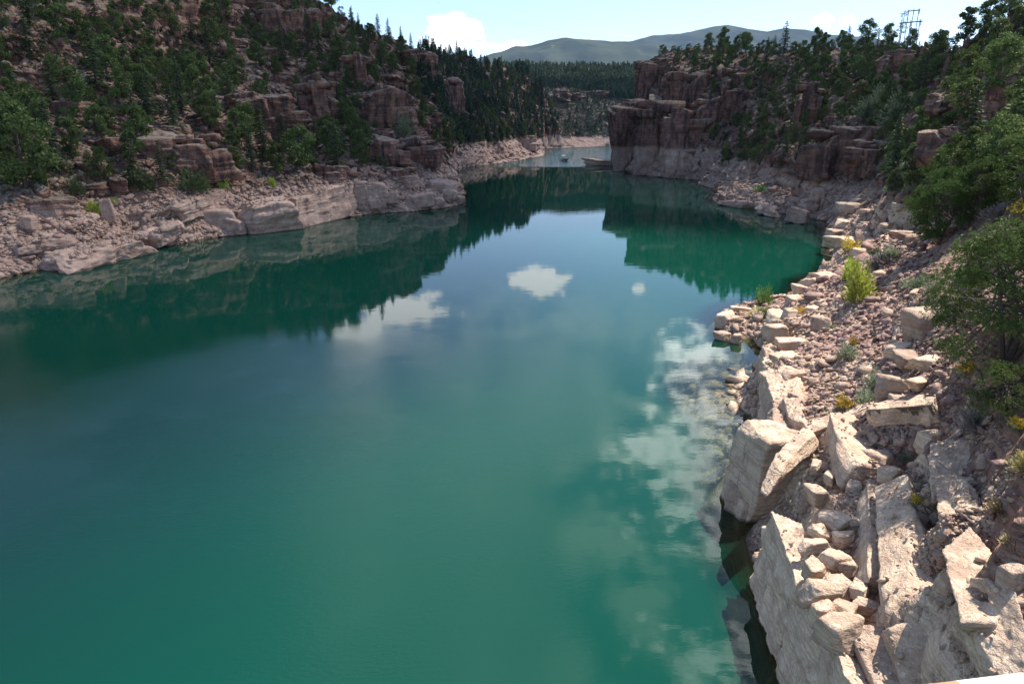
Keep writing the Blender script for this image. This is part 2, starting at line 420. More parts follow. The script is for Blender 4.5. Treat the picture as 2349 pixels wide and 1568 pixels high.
# ------------------------------------------------------------------ height control points
CP = []     # (x, y, z)
def cr(px, py, r): CP.append(pt_r(px, py, r))
def cz(px, py, z): CP.append(pt_z(px, py, z))
def az_r(px, py, r, z):
    p = pt_r(px, py, r); CP.append(np.array([p[0], p[1], z]))
for px, py, r in [
    (0,540,160),(0,420,180),(0,250,212),(0,0,262), (-300,500,180),(-300,300,215),(-300,0,275),
    (200,500,165),(200,420,182),(200,300,210),(200,150,255),(200,0,300),
    (400,470,172),(400,400,190),(400,300,218),(400,200,256),(400,100,305),(400,0,360),
    (560,450,188),(560,380,205),(560,300,235),(560,200,285),(560,100,340),(560,0,400),
    (700,440,193),(700,400,208),(700,300,242),(700,200,292),(700,100,352),(700,5,420),
    (790,440,200),(790,330,236),(790,200,305),(790,60,440),
    (860,420,214),(860,340,238),(860,250,285),(860,150,370),(860,95,490),
    (940,420,222),(940,330,250),(940,250,300),(940,180,365),(940,110,540),
    (1000,430,236),(1000,390,250),(1010,330,262),(1010,260,350),(1010,180,450),(1000,118,600),
    (1040,445,238),
    (1060,360,480),(1060,300,520),(1060,200,600),(1060,122,700),
    (1125,350,540),(1125,280,590),(1125,200,680),(1125,138,800),
    (1200,340,620),(1200,280,670),(1200,200,780),(1200,165,900),
    (1240,335,680),(1240,290,705),(1258,310,715),(1240,200,860),
    (1300,314,965),(1300,260,1060),(1300,200,1220),(1300,158,1450),
    (1400,312,965),(1400,260,1040),(1400,200,1220),(1400,160,1450),
    (1480,312,965),(1480,200,1220),(1480,165,1450),(1250,158,1450),(1200,160,1450),(1150,160,1500),
    (1422,345,463),(1420,300,466),(1418,242,470),(1470,218,480),(1490,150,505),(1475,345,428),(1475,280,440),
    (1540,355,371),(1540,250,392),(1540,190,415),(1530,140,450),(1600,370,357),(1600,250,382),(1600,160,440),(1650,135,450),
    (1650,400,340),(1680,420,280),(1700,380,290),(1700,300,318),(1700,220,365),(1720,130,430),
    (1760,440,233),(1700,440,247),(1800,390,250),(1800,300,290),(1800,200,330),(1800,118,375),
    (1850,450,214),(1900,420,224),(1880,400,240),(1880,305,255),(1940,305,250),(1900,210,320),(1900,124,350),
    (1980,400,212),(2000,250,270),(2000,132,320),(2050,420,185),(2100,250,215),(2100,126,285),(2200,200,190),(2200,100,235),
    (2300,200,150),(2300,78,195),(2349,60,180),(2349,300,105),(2200,330,150),(2130,370,152),(2250,400,95),(2349,450,60),(2600,100,150),(2600,400,50),
    ]: cr(px, py, r)
for px, py, r, z in [(0,0,380,115),(0,0,480,130),(-600,0,400,120),(400,0,450,110),(400,0,560,112),(560,0,520,105),(700,0,520,96),(700,0,640,96),(860,90,620,76),(860,90,800,76),(940,100,760,70),
    (1000,110,780,66),(1125,130,1000,82),(1060,120,900,76),(1200,160,1100,82),(1200,160,1700,160),(1300,150,1700,150),(1450,150,1700,150),(1600,150,1700,150),(1900,150,1700,150),
    (1530,140,560,62),(1600,160,560,62),(1490,150,600,40),(1800,118,520,66),(2000,112,430,50),(2100,108,420,49),(2200,92,330,48),(2300,62,270,46),(2349,45,260,47),(2100,108,700,55),(2600,100,300,60)]:
    az_r(px, py, r, z)
for px, py, z in [
    (1712,992,5.2),(1840,1002,5.5),(1760,1172,5.0),(1745,1150,4.5),(1734,1215,4.4),(1770,1240,5.0),(1805,1290,5.1),(1850,1400,5.2),(1880,1480,5.2),(1905,1550,5.3),
    (1775,790,4.5),(1765,745,3.2),(1790,860,5.0),(1810,940,5.2),(1850,830,5.6),(1830,690,4.2),(1880,645,4.4),(1845,720,4.7),(1775,710,1.6),
    (1670,735,1.0),(1710,730,1.2),(1745,770,1.2),(1735,895,1.0),(1735,930,1.3),
    (1900,700,6.2),(1950,650,6.6),(1960,760,7.1),(1930,860,6.6),(1900,940,6.2),(2050,900,8.2),(2050,780,8.6),(2050,700,9.0),(2100,620,11),(2000,580,6.6),(1935,580,4.6),(2100,760,10.5),(2130,545,12.5),
    (2200,900,11),(2300,900,13),(2349,850,14.5),(2349,700,16),(2250,650,14.5),(2200,560,14),
    (1900,1150,5.6),(1900,1050,5.7),(1950,1250,5.7),(1950,1400,5.9),(2000,1100,6.3),(2080,1090,7.3),(2050,1250,7.0),(2110,1400,6.8),(2130,1120,6.2),(2135,1200,5.9),(2150,1300,5.7),(2180,1450,5.6),(2220,1530,5.6),
    (2120,960,9.3),(2140,1010,9.5),(2150,1100,9.5),(2170,1200,9.6),(2190,1300,9.6),(2220,1400,9.4),(2250,1480,9.0),(2349,1000,13),(2349,1200,12.5),(2349,1350,10.6),(2349,1500,9.6),(2000,1500,5.4),(2100,1550,5.4),
    (2500,1200,13),(2500,1500,10),(2600,900,17),
    (1960,470,6),(1930,500,2.6),(2040,500,8),(2000,445,9),(2100,480,10.5)]: cz(px, py, z)
CP += [np.array((30., 2., 9.)), np.array((60., 10., 16.)), np.array((18., 6., 5.))]
def dens(L, step):
    o = []
    for a, b in zip(L[:-1], L[1:]):
        n = max(1, int(np.linalg.norm(b-a)/(step*max(20, np.linalg.norm(a)))))
        for k in range(n): o.append(a+(b-a)*k/n)
    o.append(L[-1]); return o
SH = dens(wL, .03) + dens(wL2, .05) + dens(wF, .05) + dens(wR, .03)
for p in SH: CP.append(np.array([p[0], p[1], 0.0]))
CP = np.array(CP)
def uv(x, y): return np.arctan2(x, y), .5*np.log(x*x+y*y+1e-6)
cu, cv_ = uv(CP[:, 0], CP[:, 1])
K = np.hypot(cu[:, None]-cu[None], cv_[:, None]-cv_[None])
ncp = len(CP)
A = np.zeros((ncp+1, ncp+1)); A[:ncp, :ncp] = -K + np.eye(ncp)*1e-4*0; A[:ncp, ncp] = 1; A[ncp, :ncp] = 1
A[:ncp, :ncp] += np.eye(ncp)*(-2e-3)
sol = np.linalg.lstsq(A, np.append(CP[:, 2], 0), rcond=None)[0]
def rbf(u, v):
    o = np.full(u.shape, sol[-1])
    for i in range(ncp): o -= sol[i]*np.hypot(u-cu[i], v-cv_[i])
    return o

# ------------------------------------------------------------------ polar grid
AZ0, AZ1, NA = R(-48), R(47), 1380
R0, R1, NR = 13.0, 1700.0, 2600
azs = np.linspace(AZ0, AZ1, NA); lrs = np.linspace(math.log(R0), math.log(R1), NR)
# coarse fields
na, nr = 460, 780
ca = np.linspace(AZ0, AZ1, na); cl = np.linspace(lrs[0], lrs[-1], nr)
CA, CLR = np.meshgrid(ca, cl, indexing='ij')
cx_, cy_ = np.exp(CLR)*np.sin(CA), np.exp(CLR)*np.cos(CA)
S_c = sdf(cx_, cy_); Z_c = rbf(CA, CLR)
def bil(G, fa, fr):
    n0, n1 = G.shape
    fa = np.clip(fa, 0, n0-1.001); fr = np.clip(fr, 0, n1-1.001)
    i = fa.astype(int); j = fr.astype(int); a = fa-i; b = fr-j
    return (G[i, j]*(1-a)+G[i+1, j]*a)*(1-b) + (G[i, j+1]*(1-a)+G[i+1, j+1]*a)*b
SHC = pt_z(1690, 900, 0)
def SLOPE(x, y):      # the bed shelves gently off the low spit and drops away elsewhere
    return 1.9 - 1.62*np.exp(-(((x-SHC[0])/9)**2+((y-SHC[1])/17)**2)**2)
def detail_z(x, y, r, s, zb):
    land = s > 0
    n_ed = fbm2(x*.16, y*.16, 3, 3)*np.clip(r/120, .25, 1.6)
    s = s + n_ed*.6
    zl = np.maximum(zb, .12*s)
    zl = np.where(s < 2.0, np.minimum(zl, np.maximum(s, 0)*3.2 + .05), zl)
    near = 1-sst(70, 150, r)
    far = sst(600, 1000, r)
    # broad relief
    zl = zl + sst(0, 30, s)*(fbm2(x*.02, y*.02, 4, 11)*5.5*(1-near*.85))
    # ledges
    H = 11.0 + 8*vn2(x*.006, y*.006, 5)
    wob = fbm2(x*.018, y*.018, 4, 21)*1.3
    t = zl/H + wob; fl = np.floor(t); f = t-fl
    g = sst(.58, .74, f)*.82 + f*.18
    stepz = (fl+g-wob)*H
    msk = sst(-.12, .28, fbm2(x*.016+7, y*.016, 3, 31))*sst(3, 14, s)*(1-near)*(1-far*.5)
    zl = zl + (stepz-zl)*msk*.85
    # small beds
    H2 = 2.6; t = zl/H2 + wob*2; fl = np.floor(t); f = t-fl
    g = sst(.5, .72, f)
    zl = zl + ((fl+g-wob*2)*H2-zl)*.55*sst(-.2, .3, fbm2(x*.05, y*.05+3, 3, 41))*sst(1, 5, s)*(1-near*.6)
    # blocks and rubble
    f1, f2, cid = worley2(x*.19+fbm2(x*.3, y*.3, 2, 51)*.5, y*.19+fbm2(x*.3+9, y*.3, 2, 52)*.5, 61)
    zl = zl + (cid-.35)*1.9*sst(0, 3, s)*(1-near)*(.5+msk) * sst(.02, .12, f2-f1)
    f1, f2, cid = worley2(x*.75, y*.75, 71)
    zl = zl + (cid-.3)*.55*sst(0, 1.5, s)*sst(0, .15, f2-f1)*(1-near*.35)
    zl = zl + fbm2(x*.45, y*.45, 5, 81, .6)*(.85-.45*near)*sst(0, 2, s)
    f1, f2, cid = worley2(x*2.4, y*2.4, 91)
    zl = zl + (cid-.3)*.22*near*sst(0, .8, s)*sst(0, .2, f2-f1)
    # bed of the lake
    zw = -np.clip(-s*SLOPE(x, y), 0, 14) + fbm2(x*.5, y*.5, 3, 7)*.3*np.clip(-s*.3, 0, 1)
    return np.where(s > 0, np.maximum(zl, .03), np.minimum(zw, -.02)), s
ZG = np.zeros((NA, NR), np.float32); SG = np.zeros((NA, NR), np.float32)
CH = 230
for i0 in range(0, NA, CH):
    A_, L_ = np.meshgrid(azs[i0:i0+CH], lrs, indexing='ij')
    r = np.exp(L_); x = r*np.sin(A_); y = r*np.cos(A_)
    fa = (A_-AZ0)/(AZ1-AZ0)*(na-1); fr = (L_-lrs[0])/(lrs[-1]-lrs[0])*(nr-1)
    s = bil(S_c, fa, fr); zb = bil(Z_c, fa, fr)
    zz, s2 = detail_z(x, y, r, s, zb)
    ZG[i0:i0+CH] = zz; SG[i0:i0+CH] = s2
def hgt(x, y):
    x = np.asarray(x, float); y = np.asarray(y, float)
    a = np.arctan2(x, y); l = np.log(np.hypot(x, y))
    return bil(ZG, (a-AZ0)/(AZ1-AZ0)*(NA-1), (l-lrs[0])/(lrs[-1]-lrs[0])*(NR-1))
def shore(x, y):
    x = np.asarray(x, float); y = np.asarray(y, float)
    a = np.arctan2(x, y); l = np.log(np.hypot(x, y))
    return bil(SG, (a-AZ0)/(AZ1-AZ0)*(NA-1), (l-lrs[0])/(lrs[-1]-lrs[0])*(NR-1))
RR = np.exp(lrs)
def cast(px, py, rmin=14):
    """first terrain point under a ray"""
    d = ray(px, py); a = math.atan2(d[0], d[1]); te = d[2]/math.hypot(d[0], d[1])
    i = int(round((a-AZ0)/(AZ1-AZ0)*(NA-1)))
    if i < 0 or i >= NA: return None
    el = (ZG[i]-CAMH)/RR
    k = np.nonzero((el >= te) & (RR > rmin))[0]
    if len(k) == 0: return None
    r = RR[k[0]]
    return np.array([r*math.sin(a), r*math.cos(a), ZG[i, k[0]]])
# resample every column so that faces turned to the viewer carry more rows
NK = 900
lowest = CAMH
el = (np.maximum(ZG, -3)-CAMH)/RR[None]
run = np.maximum.accumulate(el, axis=1)
vis = el >= run - .004
ang = np.arctan(el)
w = np.abs(np.diff(ang, axis=1))*(np.where(vis[:, 1:], 1.0, .08)) + (lrs[1]-lrs[0])*.035
# under deep water little is needed
w = np.where((SG[:, 1:] < -6), (lrs[1]-lrs[0])*.02, w)
# smooth over columns so that rows stay coherent
ker = 9
ws = np.cumsum(np.pad(w, ((ker, ker), (0, 0)), mode='edge'), axis=0)
w = (ws[2*ker:]-ws[:-2*ker])/(2*ker)
cw = np.concatenate([np.zeros((NA, 1)), np.cumsum(w, axis=1)], axis=1); cw /= cw[:, -1:]
GR = np.zeros((NA, NK)); GZ = np.zeros((NA, NK))
tt = np.linspace(0, 1, NK)
for i in range(NA):
    l = np.interp(tt, cw[i], lrs); GR[i] = l; GZ[i] = np.interp(l, lrs, ZG[i])
rr = np.exp(GR); GX = rr*np.sin(azs)[:, None]; GY = rr*np.cos(azs)[:, None]
# sideways relief of the steep faces: joints and overhanging beds
P = np.stack([GX, GY, GZ], -1)
da = np.gradient(P, axis=0); db = np.gradient(P, axis=1)
Nn = np.cross(da, db); Nn /= (np.linalg.norm(Nn, axis=-1, keepdims=True)+1e-9); Nn *= np.sign(Nn[..., 2:]+1e-9)
steep = sst(.75, .35, Nn[..., 2]) if False else 1-sst(.35, .8, Nn[..., 2])
land = sst(.3, 1.5, GZ)
layer = fbm2(GZ*.55+fbm2(GX*.03, GY*.03, 2, 5)*2, GX*.02, 3, 101)*1.1
joint = fbm3(GX*.22, GY*.22, GZ*.05, 3, 111)*1.6
sc = np.clip(rr/160, .35, 2.2)
Nh = Nn.copy(); Nh[..., 2] = 0
P += Nh*((layer+joint)*steep*land*sc)[..., None]
P += Nn*(fbm3(P[..., 0]*.9, P[..., 1]*.9, P[..., 2]*.9, 3, 121)*.28*land*sc)[..., None]
idx = np.arange(NA*NK).reshape(NA, NK)
Q = np.stack([idx[:-1, :-1], idx[1:, :-1], idx[1:, 1:], idx[:-1, 1:]], -1)   # outward: az increasing, r increasing
QX = GX[:-1, :-1]; QY = GY[:-1, :-1]; QR = rr[:-1, :-1]; QS = np.interp(GR, lrs, lrs)  # placeholder
sA = bil(SG, *(np.meshgrid(np.arange(NA-1, dtype=float), np.zeros(1), indexing='ij')[0]*1.0 + 0*GR[:-1, :-1], (GR[:-1, :-1]-lrs[0])/(lrs[-1]-lrs[0])*(NR-1)))
AZq = np.broadcast_to(azs[:-1, None], QR.shape)
azcl = math.atan2(*pt_z(1412, 383, 0)[:2])
near_m = (AZq > azcl) & (QR < 175) & (sA > -3)
right_m = (AZq > azcl-.002) & (QR >= 175) & (QR < 800) & (sA > -3)
bed_m = (sA <= -3)
far_m = (QR > 880) & ~bed_m & ~right_m & ~near_m
left_m = ~(near_m | right_m | bed_m | far_m)
def sub(name, m, mat, label):
    q = Q[m]; used = np.unique(q); re = np.full(NA*NK, -1, np.int64); re[used] = np.arange(len(used))
    me = mesh_np(name, P.reshape(-1, 3)[used], re[q][:, ::-1], mat)
    return tag(link(name, me), label, name.split('_')[0] if False else 'terrain', None, 'structure')
sub('left_hillside', left_m, M_ROCK, 'steep dark red brown rocky hillside with a pale band along the water')
sub('right_hillside', right_m, M_ROCK, 'dark red cliff and wooded slope across the bend on the right')
sub('near_bank', near_m, M_NEAR, 'sunlit pale rock shelf and red rubble bank in the right foreground')
sub('far_hill', far_m, M_ROCK, 'distant wooded hill closing the canyon above the far water')
sub('lake_bed', bed_m, M_NEAR, 'stony bed under the green water')

# distant mountains beyond the canyon
def mountains():
    a0, a1 = R(-50), R(50); n1, n2 = 500, 150
    A2, T = np.meshgrid(np.linspace(a0, a1, n1), np.linspace(0, 1, n2), indexing='ij')
    rr2 = 1650*np.exp(T*math.log(11500/1650)); X, Y = rr2*np.sin(A2), rr2*np.cos(A2)
    def prof(L, base):
        az = [math.atan2(ray(px, py)[0], ray(px, py)[1]) for px, py in L]
        tn = [ray(px, py)[2]/math.hypot(*ray(px, py)[:2]) for px, py in L]
        return np.interp(A2, az, tn)
    near = prof([(-400, 160), (1050, 150), (1150, 128), (1180, 116), (1220, 110), (1255, 101), (1300, 96), (1350, 98), (1400, 104), (1440, 106), (1480, 116), (1540, 128), (1640, 150), (2700, 170)], 0)
    far = prof([(-400, 160), (1200, 150), (1320, 130), (1400, 108), (1440, 98), (1500, 86), (1560, 84), (1600, 78), (1640, 66), (1668, 61), (1700, 66), (1760, 74), (1800, 66), (1850, 68), (1900, 80), (2000, 90), (2200, 140), (2700, 160)], 0)
    hN = CAMH+near*7000; hF = CAMH+far*10000
    bump = lambda c, w: np.exp(-((rr2-c)/w)**2)
    base = 150 + (rr2-1650)*.012
    z = base + np.maximum(hN-base, 0)*bump(7000, 1500)
    z = np.maximum(z, base+np.maximum(hF-base, 0)*bump(10000, 1500))
    rel = fbm2(X*.0009, Y*.0009, 5, 77)
    z += (rel*150)*np.clip((rr2-2200)/3000, 0, 1)*(1-.93*np.maximum(bump(7000, 350), bump(10000, 350))) + fbm2(X*.004, Y*.004, 3, 78)*14
    i2 = np.arange(n1*n2).reshape(n1, n2)
    q = np.stack([i2[:-1, :-1], i2[:-1, 1:], i2[1:, 1:], i2[1:, :-1]], -1).reshape(-1, 4)
    m, t, p, o = newmat('mountain_forest')
    g = N(t, 'ShaderNodeNewGeometry'); pos = g.outputs['Position']
    c = cmix(t, mapr(t, noise(t, pos, .003, 8, .65), .42, .6), (.036, .048, .044), (.055, .068, .055))
    c = cmix(t, mapr(t, noise(t, pos, .0035, 8, .65), .64, .68), c, (.15, .15, .08))
    t.links.new(c, p.inputs['Base Color']); p.inputs['Roughness'].default_value = 1; p.inputs['Specular IOR Level'].default_value = 0
    me = mesh_np('mountains', np.stack([X, Y, z], -1).reshape(-1, 3), q, m)
    tag(link('mountains', me), 'long blue green forested mountains on the horizon', 'mountains', None, 'structure')
mountains()

# ------------------------------------------------------------------ water
def water():
    n1, n2 = 420, 700
    A2, L2 = np.meshgrid(np.linspace(R(-60), R(50), n1), np.linspace(math.log(4), math.log(1650), n2), indexing='ij')
    r = np.exp(L2); X = r*np.sin(A2); Y = r*np.cos(A2)
    i2 = np.arange(n1*n2).reshape(n1, n2)
    q = np.stack([i2[:-1, :-1], i2[:-1, 1:], i2[1:, 1:], i2[1:, :-1]], -1).reshape(-1, 4)[:, ::-1]
    m = bpy.data.materials.new('lake_water'); m.use_nodes = True; t = m.node_tree; t.nodes.clear()
    o = N(t, 'ShaderNodeOutputMaterial')
    g = N(t, 'ShaderNodeNewGeometry'); pos = g.outputs['Position']
    at = N(t, 'ShaderNodeAttribute'); at.attribute_name = 'depth'
    dep = at.outputs['Fac']
    clear = mapr(t, dep, .1, 8.5, .95, 0)
    deepc = cmix(t, mapr(t, dep, .8, 3.5), (.022, .070, .036), (.0019, .041, .026))
    dif = N(t, 'ShaderNodeBsdfDiffuse'); t.links.new(deepc, dif.inputs[0])
    tr = N(t, 'ShaderNodeBsdfTransparent'); t.links.new(cmix(t, mapr(t, dep, 0, 6), (.80, .86, .62), (.10, .28, .18)), tr.inputs[0])
    body = N(t, 'ShaderNodeMixShader'); t.links.new(clear, body.inputs[0]); t.links.new(dif.outputs[0], body.inputs[1]); t.links.new(tr.outputs[0], body.inputs[2])
    gl = N(t, 'ShaderNodeBsdfGlossy'); gl.inputs['Roughness'].default_value = .002
    fr = N(t, 'ShaderNodeFresnel'); fr.inputs['IOR'].default_value = 1.34
    ms = N(t, 'ShaderNodeMixShader'); t.links.new(fr.outputs[0], ms.inputs[0]); t.links.new(body.outputs[0], ms.inputs[1]); t.links.new(gl.outputs[0], ms.inputs[2])
    sp = N(t, 'ShaderNodeSeparateXYZ'); t.links.new(pos, sp.inputs[0])
    n1_ = noise(t, mapping(t, pos, (.9, 1.5, 1)), 1.0, 3, .5)
    n2_ = noise(t, mapping(t, pos, (2.4, 4.6, 1)), 1.0, 4, .6)
    patch = mapr(t, noise(t, pos, .05, 4), .42, .60, .35, 1.0)
    n4_ = noise(t, mapping(t, pos, (6.5, 11, 1)), 1.0, 3, .6)
    off_ = N(t, 'ShaderNodeAttribute'); off_.attribute_name = 'offshore'; calm = mapr(t, off_.outputs['Fac'], 8, 20)
    nearw = MATH(t, 'MULTIPLY', MATH(t, 'MULTIPLY', patch, calm), mapr(t, sp.outputs[1], 45, 95, 1, 0))
    n3_ = noise(t, mapping(t, pos, (.12, .35, 1)), 1.0, 3, .5)
    wind = mapr(t, sp.outputs[1], 440, 500, 0, 1)
    h = MATH(t, 'ADD', MATH(t, 'MULTIPLY', n1_, .0014), MATH(t, 'MULTIPLY', n2_, MATH(t, 'ADD', .0006, MATH(t, 'MULTIPLY', nearw, .026))))
    h = MATH(t, 'ADD', h, MATH(t, 'MULTIPLY', n3_, MATH(t, 'ADD', .006, MATH(t, 'MULTIPLY', wind, 1.3))))
    h = MATH(t, 'ADD', h, MATH(t, 'MULTIPLY', MATH(t, 'MULTIPLY', n4_, nearw), .012))
    b = N(t, 'ShaderNodeBump'); b.inputs['Strength'].default_value = 1; b.inputs['Distance'].default_value = 1
    t.links.new(h, b.inputs['Height'])
    t.links.new(b.outputs[0], gl.inputs['Normal']); t.links.new(b.outputs[0], fr.inputs['Normal'])
    t.links.new(ms.outputs[0], o.inputs[0])
    me = mesh_np('water', np.stack([X, Y, 0*X], -1).reshape(-1, 3), q, m)
    a = me.attributes.new('depth', 'FLOAT', 'POINT')
    d = np.clip(-np.minimum(shore(X, Y), 99)*SLOPE(X, Y), 0, 20)
    a.data.foreach_set('value', d.ravel().astype(np.float32))
    a2_ = me.attributes.new('offshore', 'FLOAT', 'POINT'); a2_.data.foreach_set('value', np.clip(-shore(X, Y), 0, 60).ravel().astype(np.float32))
    tag(link('water', me), 'deep green lake filling the canyon', 'water', None, 'structure')
water()

# ------------------------------------------------------------------ rock builder
def cube_sphere(n):
    V = []; F = []; k = 0
    lin = np.linspace(-1, 1, n+1); lin = np.tan(lin*math.pi/4)
    a, b = np.meshgrid(lin, lin, indexing='ij')
    one = np.ones_like(a)
    faces = [(one, a, b), (-one, b, a), (b, one, a), (a, -one, b), (a, b, one), (b, a, -one)]
    for f in faces:
        v = np.stack(f, -1).reshape(-1, 3); i = np.arange((n+1)**2).reshape(n+1, n+1)+k
        F.append(np.stack([i[:-1, :-1], i[1:, :-1], i[1:, 1:], i[:-1, 1:]], -1).reshape(-1, 4)); V.append(v); k += (n+1)**2
    V = np.concatenate(V); F = np.concatenate(F)
    key = np.round(V/np.linalg.norm(V, axis=1, keepdims=True)*1e4).astype(int)
    _, ui, inv = np.unique(key, axis=0, return_index=True, return_inverse=True)
    inv = inv.ravel()
    return V[ui], inv[F]
_cs = {}
def rock_geo(dims, seed, n=5, jit=.18, cham=6, rough=.04, strata=0., joints=0., top_in=0.):
    if n not in _cs: _cs[n] = cube_sphere(n)
    V, F = _cs[n]; rs = np.random.default_rng(seed)
    D = V/np.linalg.norm(V, axis=1, keepdims=True)
    pl = []
    for s in ((1,0,0),(-1,0,0),(0,1,0),(0,-1,0),(0,0,1),(0,0,-1)):
        v = np.array(s, float)+rs.normal(0, jit, 3)*(.5 if s[2] else 1); v /= np.linalg.norm(v); pl.append((v, 1.0*rs.uniform(.88, 1.05)))
    for _ in range(cham):
        v = rs.normal(0, 1, 3); v /= np.linalg.norm(v); pl.append((v, rs.uniform(1.05, 1.32)))
    rad = np.full(len(D), 9.0)
    for v, d in pl:
        c = D@v; rad = np.where(c > .05, np.minimum(rad, d/np.maximum(c, .05)), rad)
    Pp = D*rad[:, None]*np.array(dims)[None]
    dm = float(np.mean(dims)); o = rs.uniform(0, 500, 3); q = Pp+o
    if strata:
        lay = fbm2(q[:, 2]*2.2/ (strata*2+.6), q[:, 0]*.08, 3, seed % 97)
        Pp[:, :2] *= (1+lay*.16)[:, None]
    if joints:
        j = fbm3(q[:, 0]*.8/joints, q[:, 1]*.8/joints, q[:, 2]*.15/joints, 3, seed % 91)
        Pp[:, :2] *= (1+j*.22)[:, None]
    nn = fbm3(q[:, 0]*1.6/dm, q[:, 1]*1.6/dm, q[:, 2]*2.2/dm, 5, seed % 89, .62)
    Pp += D*(nn*rough*dm*2)[:, None]
    if top_in: Pp[:, :2] *= (1-top_in*np.clip((Pp[:, 2]/dims[2]+1)/2, 0, 1))[:, None]
    return Pp, F
def rotm(rx, ry, rz): return np.array(Matrix.Rotation(rz, 3, 'Z') @ Matrix.Rotation(ry, 3, 'Y') @ Matrix.Rotation(rx, 3, 'X'))
def rock(name, p, dims, rot, seed, label, cat, group=None, mat=None, n=14, **kw):
    V, F = rock_geo(dims, seed, n, **kw)
    me = mesh_np(name, V, F[:, ::-1] if False else F, mat or M_STONE)
    o = link(name, me, None, p, rot)
    return tag(o, label, cat, group)

# ------------------------------------------------------------------ rock outcrops
def pxm(p):   # pixels (2349) per metre at a point
    d = np.array(p)-np.array([0, 0, CAMH]); return FX/(d[1]*cP - d[2]*sP)
def outcrop(px, py, wpx, hpx, label, dr=0, depth=1.0, strata=1., joints=1., n=34, rz=None, tint=None, jit=.16):
    """px,py = foot of the face in the photo; wpx,hpx = its size there"""
    p = cast(px, py)
    if p is None: return
    k = pxm(p); w_ = wpx/k/2; h_ = hpx/k
    az = math.atan2(p[0], p[1]); dp = w_*depth
    back = dp*.55+dr
    pos = (p[0]+math.sin(az)*back, p[1]+math.cos(az)*back, p[2]+h_*.28)
    sd = int(px*7+py); rs = np.random.default_rng(sd); az2 = -az+(rz if rz is not None else rnd.uniform(-.35, .35))
    K = int(min(9, max(4, round(3.2*w_/max(h_, .1)+2)))); Vs = []; Fs = []; kk = 0
    nn_ = max(12, int(n*.75))
    for q in range(K):
        u = (q+.5)/K*2-1; wb = (w_*rs.uniform(1.1, 1.9)/K+w_*.16)*(1.5 if dr < 0 else 1); hb = h_*rs.uniform(.55, 1.0)*(1-.25*abs(u)**3); db_ = dp*rs.uniform(.45, .8)
        V, F = rock_geo((wb, db_, hb*.6), sd+q*13, nn_, jit=jit, rough=.075, strata=strata*h_*.10, joints=joints*max(wb*.5, 1), cham=9)
        Rq = rotm(rs.normal(0, .05), rs.normal(0, .05), rs.normal(0, .35)); V = V@Rq.T
        Vs.append(V+np.array([u*w_*.85, rs.uniform(-.1, .55)*dp+abs(u)*dp*.2, hb*.52-h_*.32])); Fs.append(F+kk); kk += len(V)
    for q in range(int(K*2.5)):       # broken pieces on the top
        wb = h_*rs.uniform(.05, .14)+.25; V, F = rock_geo((wb*1.4, wb, wb*.6), sd+300+q, 4, jit=.25, cham=6)
        Vs.append(V+np.array([rs.uniform(-.9, .9)*w_, rs.uniform(0, .8)*dp, h_*rs.uniform(.72, .84)-h_*.28])); Fs.append(F+kk); kk += len(V)
    o = link('rock_outcrop', mesh_np('rock_outcrop', np.concatenate(Vs), np.concatenate(Fs), M_BLOCK), None, pos, (0, rnd.uniform(-.06, .06), az2))
    return tag(o, label, 'rock outcrop', 'weathered rock outcrops on the canyon sides')
